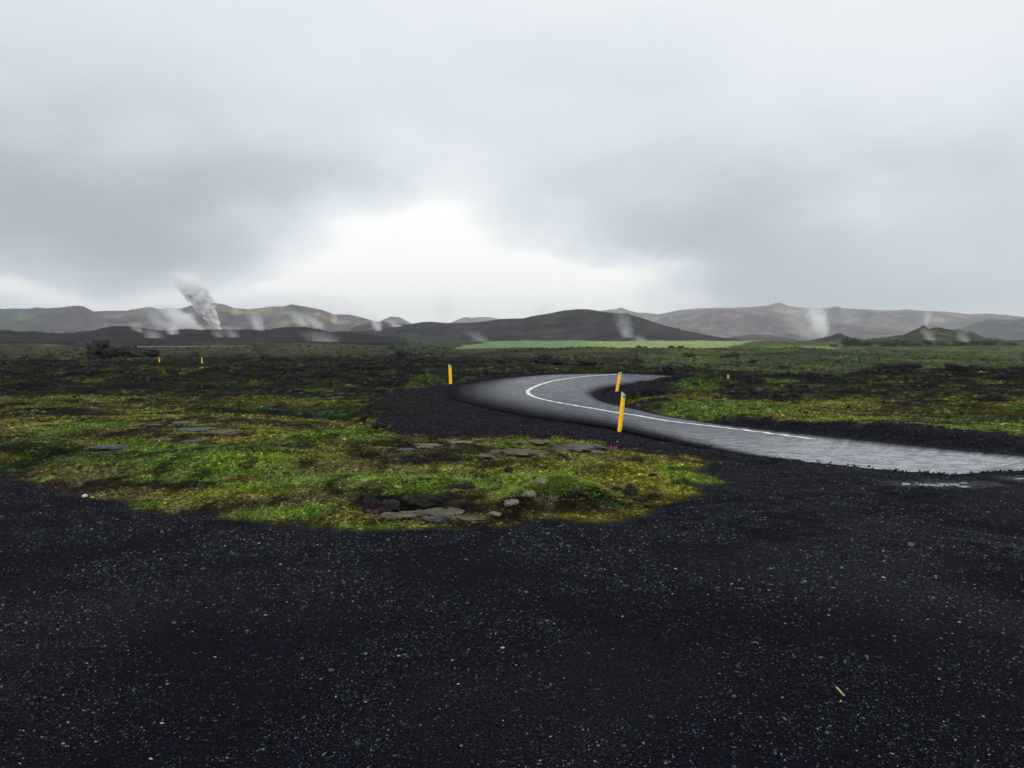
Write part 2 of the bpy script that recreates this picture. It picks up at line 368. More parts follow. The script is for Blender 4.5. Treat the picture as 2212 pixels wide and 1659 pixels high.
# patches of the near island, each at its place on the ground
PATCH = [  # px centre, radii, colour, strength
    (c4(1250, 520), 160, 20, cDEEP, .7), (c4(1300, 590), 140, 17, cGREEN, 1), (c4(1150, 480), 150, 10, cGREEN, .8), (c4(1700, 590), 110, 14, cLIME, .9),
    (c4(2000, 400), 90, 14, cGREEN, .9), (c4(150, 480), 75, 26, cDEEP, 1), (c4(450, 530), 90, 22, cDEEP, .8), (c4(500, 640), 120, 16, cTAN, .7), (c4(230, 680), 22, 10, cLIME, .8),
    (c4(1150, 725), 120, 12, cLAVA, .95), (c4(1600, 690), 75, 9, cRUST, .8), (c4(800, 700), 60, 8, cBROWN, .7),
    (c4(900, 780), 120, 9, cTAN, .8), (c4(1400, 770), 120, 13, cMOSS, .9), (c4(1150, 830), 90, 12, cMOSS, .7), (c4(900, 830), 35, 8, cGREEN, .8),
    (c4(1900, 880), 90, 14, cGREEN, .95), (c4(1700, 900), 110, 12, cLIME, .7), (c4(1820, 820), 90, 9, cTAN, .6), (c4(2150, 680), 90, 12, cGREEN, 1), (c4(2100, 800), 60, 12, cTAN, .7),
    (c5(250, 780), 200, 13, cGREEN, 1), (c5(600, 790), 120, 10, cLIME, .8), (c5(200, 850), 90, 10, cTAN, .6), (c5(30, 980), 40, 14, cGREEN, .9), (c5(250, 1000), 60, 18, cMOSS, .8), (c5(450, 1080), 190, 5, cLIME, .8),
    (c5(550, 710), 150, 10, cTAN, .75), (c5(200, 690), 130, 12, cTAN, .5), (c5(900, 700), 120, 10, cMOSS, .6), (c5(250, 500), 85, 20, cGREEN, 1), (c5(60, 620), 40, 12, cMOSS, .6),
    (c5(700, 630), 130, 9, cBROWN, .9), (c5(700, 665), 60, 6, cLAVA, .9), (c5(900, 600), 90, 10, cBROWN, .6), (c5(1270, 530), 35, 8, cGREEN, .9), (c5(1740, 505), 22, 6, cGREEN, .8),
    (c5(300, 240), 70, 12, cDEEP, .9), (c5(330, 370), 60, 9, cGREEN, .6), (c5(150, 250), 120, 10, cDEEP, .6), (c5(690, 125), 45, 12, cGREEN, .8),
    (c5(1450, 700), 130, 12, cMOSS, .6), (c5(1900, 660), 150, 16, cMOSS, .9), (c5(2100, 760), 60, 14, cMOSS, 1), (c5(1700, 640), 110, 10, cTAN, .5),
    (c5(1520, 800), 95, 26, cLIME, 1), (c5(1450, 850), 60, 14, cDEEP, .5), (c5(1300, 880), 60, 12, cLIME, .7), (c5(1150, 910), 40, 10, cMOSS, .6), (c5(1800, 830), 40, 14, cRUST, .9),
    (c5(1400, 960), 80, 9, cBROWN, .5), (c5(1700, 930), 60, 7, cBROWN, .5), (c5(1950, 960), 50, 7, cDEEP, .9), (c5(2100, 920), 70, 8, cMOSS, .7), (c5(1700, 1020), 110, 7, cMOSS, .8), (c5(1450, 1030), 60, 6, cOLIVE, .8),
    (c5(750, 890), 130, 9, cLAVA, 1), (c5(500, 920), 70, 12, cLAVA, 1), (c5(850, 960), 110, 10, cLAVA, .5), (c5(950, 1040), 100, 9, cBROWN, .9), (c5(450, 960), 50, 12, cLAVA, .9), (c5(950, 810), 45, 6, cLAVA, .8),
    (c6(300, 620), 50, 9, cGREEN, .9), (c6(120, 690), 80, 9, cMOSS, .9), (c6(250, 740), 80, 9, cMOSS, .9), (c6(350, 690), 30, 6, cGREEN, .8), (c6(150, 560), 90, 9, cOLIVE, .7), (c6(50, 780), 60, 9, cOLIVE, .8),
    (c6(700, 215), 170, 14, cGREEN, .8), (c6(350, 235), 90, 12, cGREEN, 1), (c6(1150, 205), 90, 8, cMOSS, 1), (c6(1350, 285), 90, 6, cLIME, .7), (c6(1900, 290), 150, 10, cDEEP, .8), (c6(350, 120), 60, 8, cGREEN, .8),
    (c6(1150, 345), 70, 6, cLIME, .6), (c6(1300, 350), 50, 7, cTAN, .6), (c6(1700, 250), 200, 10, cOLIVE, .6), (c6(2000, 410), 90, 6, cTAN, .6), (c6(2150, 320), 60, 6, cLIME, .5),
    (c1(600, 548), 150, 2.5, cGREEN, .8), (c1(1900, 525), 70, 4, cGREEN * .8, .7), (c1(420, 520), 40, 3, cGREEN, .7), (c1(1180, 620), 60, 4, cLIME, .7), (c1(2100, 670), 40, 4, cOLIVE, .6), (c1(1550, 668), 50, 4, cGREEN, .6),
    (c4(950, 255), 80, 7, cMOSS, 1), (c4(300, 110), 130, 9, cMOSS, .7), (c4(700, 90), 100, 8, cLIME, .6), (c4(300, 230), 110, 9, cBROWN, .7), (c4(100, 330), 110, 10, cTAN, .6), (c4(1300, 310), 30, 5, cGREEN, .8), (c4(1900, 110), 140, 8, cMOSS, .7), (c4(2000, 160), 140, 10, cDEEP, .8), (c4(1950, 310), 20, 5, cRUST, .8), (c4(1650, 190), 120, 12, cLAVA, .6), (c4(1400, 130), 140, 9, cOLIVE, .7),
]
for (p, rx, ry, colr, st) in PATCH:
    c = G(*p); k = c[1] / F / 2.16; wx = rx * k * 1.1; wy = abs(G(p[0], p[1] - ry)[1] - G(p[0], p[1] + ry)[1]) / 2 * 1.1
    q = np.sqrt(((X - c[0]) / wx) ** 2 + ((Y - c[1]) / wy) ** 2) + n5 * .75 + n3 * .5
    veg = mix(veg, colr * .95, (1 - sstep(.6, 1.2, q)) * st * .88 * (GR < 130))
n6 = fbm(X, Y * .6, .16, 3, 67); n7 = fbm(X, Y * .5, .42, 4, 68)
veg = mix(veg, cBROWN * .6, sstep(.12, .34, n7) * .75 * (GR < 60))
veg = mix(veg, rgb(118, 112, 76), sstep(.16, .36, -n7 - n6 * .3) * .35 * (GR < 45))
veg *= (1 + .5 * n3 + .3 * n5 + .7 * n6)[..., None].clip(.3, 1.9)
# bare gravel and cinder
gc = c_(cGRAV) * (1 + .3 * fbm(X, Y, 1.5, 4, 95))[..., None]
cind = leftside.astype(float) * 0
cind = sstep(17, 19.5, GR) * (1 - sstep(0, .4, VEG)) * (az_ < vpx(1500)) * sstep(.6, 2.0, rd) * (1 - sstep(38, 50, GR))
gc = mix(gc, cCIND, cind * (.55 + .6 * fbm(X, Y, 1.0, 3, 96)))
gc = mix(gc, rgb(46, 34, 28), bumpf(rd, 2.0, .7) * (~leftside) * (GR > 21) * .25)
COL = gc + (veg - gc) * VEG[..., None]
COL = np.where((GR > 1200)[..., None], rgb(80, 90, 70), COL).clip(0.003, 1)
# sheen of wet compacted gravel; grows towards the right of the lot
SH = (1 - VEG) * (.25 + .5 * sstep(.0, .35, fbm(X, Y, 2.6, 4, 98)) + .8 * sstep(1.5, 6, X) * sstep(-.15, .3, fbm(X, Y, 2.0, 3, 99)))
SH = np.maximum(SH * (GR < 30), pudm * 1.6)
SH = np.where(pudm > .3, SH, SH * .28)
SH *= 1 - cind
VH = VEG * (1 - .9 * np.clip(bare, 0, 1))  # how well plants grow

nr, nc = X.shape
tm = NT('ground')
col = tm.attr('col', 'Color')
fn = tm.noise(9, 6, .65); fn2 = tm.noise(55, 3, .6)
k1 = tm.ramp(fn, .3, .7, .55, 1.5)
sc_ = tm.n('ShaderNodeVectorMath', operation='SCALE'); tm.l(col, sc_.inputs[0]); tm.l(tm.math('MULTIPLY', k1, tm.ramp(fn2, .3, .7, .7, 1.35)), sc_.inputs['Scale'])
tm.l(sc_.outputs[0], tm.b.inputs['Base Color'])
sh = tm.attr('sheen')
tm.l(tm.math('ADD', tm.math('MULTIPLY', sh, tm.ramp(fn2, .45, .62, .02, .5)), .02), tm.b.inputs['Specular IOR Level'])
tm.l(tm.math('SUBTRACT', .85, tm.math('MULTIPLY', sh, .25)), tm.b.inputs['Roughness'])
vo = tm.noise(70, vec=tm.pos(), typ='ShaderNodeTexVoronoi')
hb = tm.math('ADD', tm.math('MULTIPLY', vo, -.7), fn2)
tm.l(tm.bump(hb, .8, .02, tm.bump(fn, .7, .12)), tm.b.inputs['Normal'])
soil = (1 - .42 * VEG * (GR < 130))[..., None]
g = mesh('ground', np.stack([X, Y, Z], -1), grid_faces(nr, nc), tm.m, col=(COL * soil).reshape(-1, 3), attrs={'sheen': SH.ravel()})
tag(g, 'black gravel lot, green mossy lava plain and pale field running to the hills', kind='structure')

# sampling of the sheet at any point in front of the camera
lrr = np.log(RR)
def gsample(x, y, A):
    r = np.hypot(x, y); a = np.arctan2(x, y)
    fi = np.interp(np.log(r), lrr, np.arange(nr)); fj = np.clip((a - azf[0]) / (azf[1] - azf[0]), 0, len(azf) - 1.001)
    i, j = np.clip(fi.astype(int), 0, nr - 2), fj.astype(int); u, v = fi - i, fj - j
    if A.ndim == 3: u, v = u[:, None], v[:, None]
    return A[i, j] * (1 - u) * (1 - v) + A[i + 1, j] * u * (1 - v) + A[i, j + 1] * (1 - u) * v + A[i + 1, j + 1] * u * v
def gz(x, y): return float(gsample(np.array([float(x)]), np.array([float(y)]), Z)[0])

# ------------------------------------------------------------------ road surface and its line
rm = NT('wet_asphalt')
w = rm.attr('wet'); st_ = rm.noise(2.6, 8, .78)
nA = rm.noise(26, 4, .7); nB = rm.noise(2.2, 4, .6); nC = rm.noise(120, 2, .5)
wm = rm.math('ADD', w, rm.math('MULTIPLY', rm.math('SUBTRACT', nA, .5), 2.3))
wm = rm.math('ADD', wm, rm.math('MULTIPLY', rm.math('SUBTRACT', nC, .5), 1.6))
wm = rm.math('ADD', wm, rm.math('MULTIPLY', rm.math('SUBTRACT', rm.noise(300, 2, .6), .5), 2.2))
wm = rm.ramp(wm, .3, 1.1); gl_ = rm.attr('gloss')
rm.l(rm.mixc(wm, (.0085, .0082, .0125, 1), (.028, .033, .047, 1)), rm.b.inputs['Base Color'])
rm.l(rm.math('MULTIPLY', rm.math('MULTIPLY', wm, rm.ramp(nB, .3, .7, .6, 1.0)), rm.ramp(gl_, 0, 1, .40, .7)), rm.b.inputs['Specular IOR Level'])
rm.l(rm.math('SUBTRACT', .88, rm.math('MULTIPLY', wm, rm.math('ADD', rm.ramp(st_, .42, .58, .14, .42), rm.math('MULTIPLY', gl_, .10)))), rm.b.inputs['Roughness'])
rm.l(rm.bump(nC, .35, .006, rm.bump(nA, .25, .012)), rm.b.inputs['Normal'])
tr = rm.attr('track')
film = rm.math('MULTIPLY', rm.math('MULTIPLY', wm, rm.ramp(gl_, 0, 1, .14, 1.0)), rm.math('ADD', rm.math('MULTIPLY', rm.ramp(st_, .42, .55, .45, 1.35), rm.ramp(rm.noise(16, 3, .7), .40, .52, .4, 1.0)), rm.math('MULTIPLY', tr, .22)), clamp=True)
rm.l(film, rm.b.inputs['Coat Weight']); rm.b.inputs['Coat IOR'].default_value = 2.2
rm.l(rm.ramp(nC, .35, .65, .05, .18), rm.b.inputs['Coat Roughness'])
RVd = RV.copy()
# the broken edge at the lot
rx, ry = RV[..., 0], RV[..., 1]
road = mesh('road', RVd, grid_faces(NS, NA), rm.m, attrs={'wet': wet.ravel(), 'track': np.repeat((.2 * np.sin(tt * 25) + .8 * np.exp(-((tt - .42) / .1) ** 2) + .6 * np.exp(-((tt - .78) / .07) ** 2))[None, :], NS, 0).ravel(), 'gloss': np.repeat(np.clip(.04 + .96 * sstep(.48, .72, np.linspace(0, 1, NS)), 0, 1)[:, None], NA, 1).ravel()})
tag(road, 'wet grey asphalt road curving in a tight bend and vanishing behind moss', kind='structure')
# centre line: where on each section it lies
LP = [c5(1960, 88), c5(1800, 96), c5(1600, 120), c5(1480, 145), c5(1400, 176), c5(1372, 202), c5(1400, 228), c5(1480, 253), c5(1600, 276), c5(1800, 310), c5(1960, 338), c5(2200, 374), c6(100, 320), c6(300, 347), c6(640, 388), c6(900, 423), c6(1030, 439)]
LPc = catmull([(*p, 0) for p in LP], 400)[:, :2]
def proj(P):
    d = P - np.array([0, 0, HC]); zc = d[..., 1] * cp - d[..., 2] * sp; yc = d[..., 1] * sp + d[..., 2] * cp
    return np.stack([(512 + F * d[..., 0] / zc), (384 - F * yc / zc)], -1) * 2212 / 1024
ts = np.linspace(.02, .98, 97)
Pall = Oc[:, None, :] * (1 - ts)[None, :, None] + Ic[:, None, :] * ts[None, :, None]
PX = proj(Pall); dmin = np.full((NS, 97), 1e9)
for q in LPc: dmin = np.minimum(dmin, np.hypot(PX[..., 0] - q[0], PX[..., 1] - q[1]))
tb = ts[np.argmin(dmin, 1)]; ok = dmin.min(1) < 2.5
idx = np.where(ok)[0]; i0, i1 = idx.min(), idx.max()
tl = np.interp(np.arange(i0, i1 + 1), idx, tb[idx])
ker = np.ones(15) / 15; tl = np.convolve(np.pad(tl, 7, 'edge'), ker, 'valid')
cl = Oc[i0:i1 + 1] * (1 - tl)[:, None] + Ic[i0:i1 + 1] * tl[:, None]
tg = np.gradient(cl, axis=0); nm = np.stack([-tg[:, 1], tg[:, 0]], -1); nm /= np.linalg.norm(nm, axis=1)[:, None]
hw = .085
def onroad(pt, sidx):   # height of the road plane at section sidx
    a, b = Oc[sidx], Ic[sidx]; d = b - a; t = np.clip(((pt - a[:2]) @ d[:2]) / (d[:2] @ d[:2]), 0, 1); return a[2] + d[2] * t
LV = []
for k in range(len(cl)):
    row = []
    for s in (-1, 0, 1):
        q = cl[k, :2] + nm[k] * hw * s
        row.append((q[0], q[1], onroad(q, i0 + k) + .020))
    LV.append(row)
pm = NT('road_paint')
pn = pm.noise(30, 4, .7)
pm.l(pm.mixc(pm.ramp(pn, .38, .5), (.30, .32, .34, 1), (.78, .80, .80, 1)), pm.b.inputs['Base Color']); pm.b.inputs['Roughness'].default_value = .45
ln = mesh('road_markings', LV, grid_faces(len(cl), 3), pm.m)
tag(ln, 'single white painted line along the middle of the curving road', kind='structure')

# ------------------------------------------------------------------ puddles
wt = NT('puddle_water'); wt.b.inputs['Base Color'].default_value = (.006, .006, .007, 1); wt.b.inputs['Roughness'].default_value = .04; wt.b.inputs['IOR'].default_value = 1.33; wt.b.inputs['Specular IOR Level'].default_value = .6
for k, (p, rx_, ry_) in enumerate(PUD):
    c = G(*p); wx = rx_ / 2.16 / F * c[1] * .62; wy = abs(G(p[0], p[1] - ry_)[1] - G(p[0], p[1] + ry_)[1]) / 2 * 1.25
    a = np.linspace(0, 2 * math.pi, 49)[:-1]; rr_ = 1 + .12 * np.sin(3 * a + k) + .07 * np.sin(7 * a)
    V = [(0, 0, 0)] + [(wx * math.cos(t) * q, wy * math.sin(t) * q, 0) for t, q in zip(a, rr_)]
    o = mesh_poly('puddle', V, [(0, i + 1, (i + 1) % 48 + 1) for i in range(48)], wt.m)
    o.location = (c[0], c[1], -.012)
    tag(o, ['long thin puddle with a bright rim on the gravel below the road', 'shallow brown puddle at the road edge nearest the right border'][k], 'puddle', 'puddles on the gravel')

# ------------------------------------------------------------------ rocks
def ico(n):
    import bmesh
    b = bmesh.new(); bmesh.ops.create_icosphere(b, subdivisions=n, radius=1)
    V = np.array([v.co[:] for v in b.verts]); Fc = np.array([[v.index for v in f.verts] for f in b.faces]); b.free(); return V, Fc
ICO = {n: ico(n) for n in (1, 2, 3, 4)}
def n3d(V, s, seed): return (fbm(V[:, 0] + V[:, 2] * .7, V[:, 1] - V[:, 2] * .6, s, 3, seed) + fbm(V[:, 2] + V[:, 0] * .4, V[:, 1] * .8 + V[:, 0] * .3, s, 3, seed + 7)) * .9
def rock_verts(n, seed, jag=.5, flat=None):
    V, Fc = ICO[n]; V = V.copy()
    d = 1 + jag * n3d(V, 1.1, seed) + jag * .7 * n3d(V, .45, seed + 3) + jag * .35 * n3d(V, .18, seed + 5)
    V *= d[:, None]
    if flat is not None: V[:, 2] = np.where(V[:, 2] > flat, flat + (V[:, 2] - flat) * .22, V[:, 2])
    return V, Fc
def rock_mat(name, a, b, c=None, sc=3., spec=.3, rough=.75):
    m = NT(name); co = m.n('ShaderNodeTexCoord').outputs['Object']
    f = m.noise(sc, 6, .65, co); f2 = m.noise(sc * 7, 4, .6, co)
    cc = m.mixc(m.ramp(f, .35, .65), (*a, 1), (*b, 1))
    if c is not None: cc = m.mixc(m.ramp(f2, .55, .66), cc, (*c, 1))
    m.l(cc, m.b.inputs['Base Color']); m.b.inputs['Roughness'].default_value = rough; m.b.inputs['Specular IOR Level'].default_value = spec
    m.l(m.bump(m.math('ADD', f, m.math('MULTIPLY', f2, .5)), .9, .06), m.b.inputs['Normal'])
    return m.m
M_lava = rock_mat('black_lava', (.006, .0055, .006), (.012, .011, .012), (.016, .016, .012), 2.5, .2)
M_lavan = rock_mat('near_lava', (.008, .0075, .008), (.02, .018, .018), (.03, .03, .026), 7, .25)
M_slab = rock_mat('slab_stone', rgb(70, 64, 54), rgb(104, 97, 82), rgb(40, 38, 24), 5, .2, .85)
M_slabd = rock_mat('dark_slab', rgb(52, 52, 54), rgb(78, 78, 80), rgb(40, 40, 38), 5, .3, .7)
M_pale = rock_mat('lichen_stone', rgb(92, 90, 80), rgb(138, 134, 118), rgb(66, 62, 50), 6, .2, .85)
M_white = rock_mat('white_stone', rgb(180, 180, 178), rgb(220, 220, 218), None, 9, .3, .6)
def rock(name, px, size, mat, label, cat='rock', n=3, jag=.45, flat=None, dist=None, seed=0, sink=.3, rz=0, group=None, z=0.0):
    """size: width in px of the view, depth and height relative to the width"""
    p = at(*px, dist) if dist else G(*px, z)
    d = math.hypot(p[0], p[1]); wd = size[0] / 2.16 / F * d / 2
    V, Fc = rock_verts(n, seed, jag, flat)
    V = (V - (V.max(0) + V.min(0)) / 2) / ((V.max(0) - V.min(0)) / 2) * np.array([wd, wd * size[1], wd * size[2]])
    V[:, 2] -= V[:, 2].min() + (V[:, 2].max() - V[:, 2].min()) * sink
    o = mesh(name, V, Fc, mat, smooth=(n >= 4 and jag < .4))
    o.location = (p[0], p[1], gz(p[0], p[1])); o.rotation_euler = (0, 0, rz)
    return tag(o, label, cat, group)

# slabs and stones of the grassy island
SL = [  # px, width px, depth, height, mat, label
    (c5(850, 955), 205, .62, .10, M_slab, 'large flat tan stone slab sunk in the black lava hollow near the gravel edge'),
    (c5(560, 1030), 100, .6, .10, M_slab, 'flat tan slab in front of the large slab, close to the gravel edge'),
    (c5(1000, 1032), 90, .5, .13, M_slab, 'low cracked stone ledge right in front of the large tan slab'),
    (c5(760, 1035), 70, .5, .12, M_slabd, 'small dark flat stone between the two tan ledges by the gravel'),
    (c5(1320, 617), 130, .55, .13, M_slab, 'long pale flat slab in the middle of the brown heath'),
    (c5(1080, 645), 48, .6, .18, M_slab, 'small pinkish flat stone left of the long pale slab'),
    (c5(1690, 575), 130, .7, .10, M_slab, 'broad flat stone slab just left of the pink flowers'),
    (c5(1430, 548), 90, .5, .12, M_slab, 'narrow flat slab behind the long pale slab under the cinder bank'),
    (c5(940, 547), 55, .5, .14, M_pale, 'small pale flat stone below the cinder bank'),
    (c5(1090, 540), 40, .5, .14, M_slab, 'small grey stone right of the small pale flat stone'),
    (c5(740, 572), 70, .5, .16, M_pale, 'pale grey lichen ledge at the left of the brown heath'),
    (c5(600, 590), 50, .6, .16, M_slabd, 'dull grey stone joined to the pale lichen ledge'),
    (c4(700, 470), 90, .6, .16, M_slabd, 'dark bluish flat rock behind the left green hummock'),
    (c4(1240, 437), 45, .6, .14, M_slabd, 'small dark flat rock right behind the green hummock crest'),
    (c4(1420, 372), 90, .7, .08, M_slab, 'wide grey flat rock shelf beyond the green hummock'),
    (c4(1240, 355), 80, .7, .08, M_slabd, 'grey rock shelf left of the wide grey shelf'),
    (c4(1190, 303), 60, .6, .09, M_slab, 'pale lichen-covered flat rock beyond the rock shelves'),
    (c4(990, 322), 36, .6, .12, M_slab, 'small grey rock left of the pale lichen-covered flat rock'),
    (c4(1040, 414), 45, .6, .13, M_slab, 'small flat grey rock between dark bluish rock and rock shelf'),
    (c4(620, 140), 42, .7, .08, M_slab, 'far flat grey rock in the yellow moss at the left'),
    (c4(770, 180), 28, .6, .08, M_slab, 'small bright flat rock right of the far grey one in moss'),
]
for k, (px, wpx, dp, ht, mt, lb) in enumerate(SL):
    rock('rock_slab', px, (wpx * 1.05, dp * (1.7 if px[1] < 1050 else 1.2), ht * 1.2), mt, lb, 'rock', 4, .95, .15, seed=20 + k, sink=.52, group='flat rock slabs among the moss')
ST = [
    (c7(1000, 375), 32, .9, .55, M_pale, 'pale lichen boulder left of the upper one below the grassy mound'),
    (c7(1075, 342), 38, .8, .5, M_pale, 'uppermost pale lichen boulder under the grassy mound'),
    (c7(905, 402), 36, .8, .45, M_pale, 'pale lichen boulder halfway down the row below the mound'),
    (c7(815, 425), 28, .8, .4, M_pale, 'lowest pale lichen boulder of the row nearest the gravel'),
    (c7(720, 440), 30, .8, .25, M_slab, 'low grey stone left of the lowest pale boulder'),
]
for k, (px, wpx, dp, ht, mt, lb) in enumerate(ST):
    rock('boulder', px, (wpx, dp, ht), mt, lb, 'boulder', 4, .4, None, seed=60 + k, sink=.3, group='pale boulders below the grassy mound')
BL = [
    (c7(1545, 318), 34, .8, 1.0, 'pointed black lava rock on the yellow moss right of the mound', .30),
    (c7(1470, 308), 26, .8, .5, 'low black lava rock just left of the pointed one', .3),
    (c7(1600, 345), 40, .6, .3, 'flat black lava rubble in front of the pointed rock', .3),
    (c7(880, 193), 22, .8, .65, 'small round black rock on moss above the grassy mound', .2),
    (c7(725, 212), 25, .8, .45, 'small black rock left of the round one on the moss', .25),
    (c7(650, 270), 44, .6, .5, 'dark lava lump in the bright green grass left of the mound', .3),
    (c7(560, 275), 24, .6, .4, 'little dark lava lump beside the larger lump in green grass', .3),
    (c7(1670, 226), 20, .8, .5, 'small black rock on the yellow moss near the gravel point', .2),
    (c7(140, 395), 36, .7, 1.5, 'upright black lava block at the left end of the hollow', .2),
    (c7(240, 365), 52, .5, .65, 'black lava ledge right of the upright block', .25),
    (c7(430, 345), 75, .4, .45, 'long black lava ledge behind the large tan slab', .25),
    (c7(555, 330), 34, .6, .75, 'black lava knob at the right end of the long ledge', .25),
    (c7(1260, 370), 40, .7, .4, 'dark lava rock under the right side of the grassy mound', .3),
    (c7(410, 130), 40, .6, .35, 'black lava rubble left of the round black rock in brown heath', .3),
    (c5(420, 405), 38, .7, .5, 'dark boulder at the left foot of the cinder bank', .25),
    (c4(1140, 437), 24, .7, .5, 'tiny black rock behind the green hummock crest', .2),
    (c5(1810, 585), 26, .8, .5, 'black lava lump between flat slab and pink flowers', .25),
]
for k, (px, wpx, dp, ht, lb, sk) in enumerate(BL):
    rock('lava_rock', px, (wpx * 1.05, dp, ht), M_lavan, lb, 'rock', 4, .75, None, seed=90 + k, sink=sk, group='black lava rocks on the mossy island')
# middle distance: the clumps that stand out along the lava's skyline
ML = [  # px of the foot, width, height ratio, distance, label
    (c1(640, 525), 52, .95, 120, 'tallest black lava outcrop standing on the left plain'),
    (c1(715, 525), 34, .85, 119, 'lava crag leaning on the right of the tallest left outcrop'),
    (c1(785, 525), 44, .75, 121, 'broad black lava crag in the middle of the left outcrop'),
    (c1(860, 525), 34, .95, 122, 'square-topped lava crag near the right end of the left outcrop'),
    (c1(940, 528), 52, .5, 119, 'low lava crag at the right end of the left outcrop'),
    (c1(590, 510), 26, .5, 118, 'low shoulder of black lava left of the tallest outcrop'),
    (c1(305, 498), 26, .5, 125, 'lone black lava rock on the grass left of the outcrop'),
    (c1(75, 515), 28, .5, 112, 'black lava lump nearest the left border'),
    (c1(160, 503), 14, .6, 122, 'tiny black rock left of the lone lava rock'),
    (c1(1690, 538), 18, .95, 100, 'upright black rock on the middle left plain'),
    (c1(1510, 552), 20, .9, 96, 'dark pointed rock right of the two far yellow markers'),
    (c1(1555, 557), 12, .8, 95, 'small dark rock beside the dark pointed rock'),
    (c1(1990, 562), 26, .7, 92, 'rounded black rock left of the cluster beyond the bend'),
    (c1(1880, 570), 22, .6, 90, 'small black rock left of the rounded black rock'),
    (c2(615, 540), 24, .95, 84, 'highest knob of the black lava cluster left of the bend marker'),
    (c2(560, 562), 42, .8, 82, 'wide left part of the black lava cluster near the bend marker'),
    (c2(695, 548), 22, .9, 84, 'right knob of the black lava cluster left of the bend marker'),
    (c2(650, 572), 44, .5, 80, 'low front rock of the black lava cluster left of the bend marker'),
    (c2(755, 585), 30, .5, 78, 'low dark rock between lava cluster and bend marker'),
    (c2(960, 572), 20, .95, 80, 'pointed black rock just right of the bend marker'),
    (c2(1490, 560), 34, .75, 78, 'black lava crest above the white line of the bend'),
    (c2(1430, 568), 34, .6, 77, 'left shoulder of the lava crest above the bend'),
    (c2(1550, 572), 36, .5, 76, 'right shoulder of the lava crest above the bend'),
    (c2(1180, 590), 34, .4, 76, 'low dark rocks right of the pointed rock beyond the bend'),
    (c2(1740, 585), 44, .45, 72, 'flat dark lava pile behind the far end of the bend'),
    (c2(2085, 592), 24, .5, 70, 'small black rock behind the road where it vanishes'),
    (c3(65, 512), 20, .6, 82, 'tiny dark rock on the green behind the road end'),
    (c3(240, 552), 36, .62, 64, 'large black boulder where the road vanishes'),
    (c3(330, 556), 12, .8, 64, 'small black stone right of the large boulder by the road end'),
    (c3(600, 558), 10, .9, 66, 'little black stone beside the half hidden yellow marker'),
    (c3(1235, 572), 34, .5, 63, 'humped black lava where the dark gully begins'),
    (c3(1418, 572), 38, .55, 62, 'square black lava block on the right lava crest'),
    (c3(1560, 574), 44, .4, 62, 'low lava pile right of the square block'),
    (c3(1805, 560), 24, .75, 63, 'black lava knob left of the highest on the right crest'),
    (c3(1880, 566), 40, .5, 63, 'black lava pile between the two knobs of the right crest'),
    (c3(1965, 562), 38, .75, 63, 'highest black lava knob on the right crest'),
    (c3(2080, 570), 50, .5, 63, 'long black lava pile right of the highest knob'),
    (c3(2190, 570), 40, .45, 62, 'black lava pile nearest the right border'),
    (c3(840, 566), 34, .35, 65, 'low black rocks right of the half hidden marker'),
    (c3(1060, 578), 34, .4, 64, 'low black rocks left of the humped lava'),
]
for k, (px, wpx, ht, dist, lb) in enumerate(ML):
    rock('lava_outcrop', px, (wpx * 1.2, .8, ht * .80), M_lava, lb, 'rock', 4, 1.0, None, dist=dist, seed=150 + k, sink=.15, rz=0, group='lava rocks standing on the plain')
# one white stone, loose pale stones and a straw on the lot
rock('stone', c4(545, 773), (12, .8, .6), M_white, 'small white stone on the left edge of gravel and grass', 'stone', 3, .25, None, seed=5, sink=.2)
for k, (px, wpx, lb) in enumerate([((716, 1447), 15, 'grey angular stone lying on the gravel left of centre'), ((361, 1814 / 1.0 * 0 + 1297), 9, 'pale stone on the gravel at the left'), ((1968, 1178), 17, 'long flat pale stone on the gravel at the right'),
                                      ((2030, 1448), 9, 'lone light stone on the dark gravel at lower right'), ((1586, 1506), 12, 'white chip left of the straw on the gravel'), ((1010, 1303), 10, 'light grey stone in the middle of the gravel')]):
    rock('stone', px, (wpx, .7, .5), M_slabd if k == 0 else M_slab, lb, 'stone', 2, .35, None, seed=300 + k, sink=.25)
a, b = G(1807, 1489, .01), G(1823, 1505, .01)
sv, d_ = [], b - a
for k in range(7):
    q = a + d_ * k / 6 + np.array([0, 0, .010 + .0015 * math.sin(k)])
    for j in range(6): sv.append((q[0] + .0045 * math.cos(j * math.pi / 3), q[1] - .0, q[2] + .0045 * math.sin(j * math.pi / 3)) if False else (q[0] + .005 * math.cos(j * math.pi / 3), q[1] + .003 * math.sin(j * math.pi / 3), q[2] + .005 * math.sin(j * math.pi / 3)))
fs = [(k * 6 + j, k * 6 + (j + 1) % 6, k * 6 + 6 + (j + 1) % 6, k * 6 + 6 + j) for k in range(6) for j in range(6)] + [tuple(range(6)), tuple(range(41, 35, -1))]
tag(mesh_poly('straw', sv, fs, simple('straw', (.40, .35, .20), .7), smooth=True), 'short pale yellow straw lying on the dark gravel', 'straw')

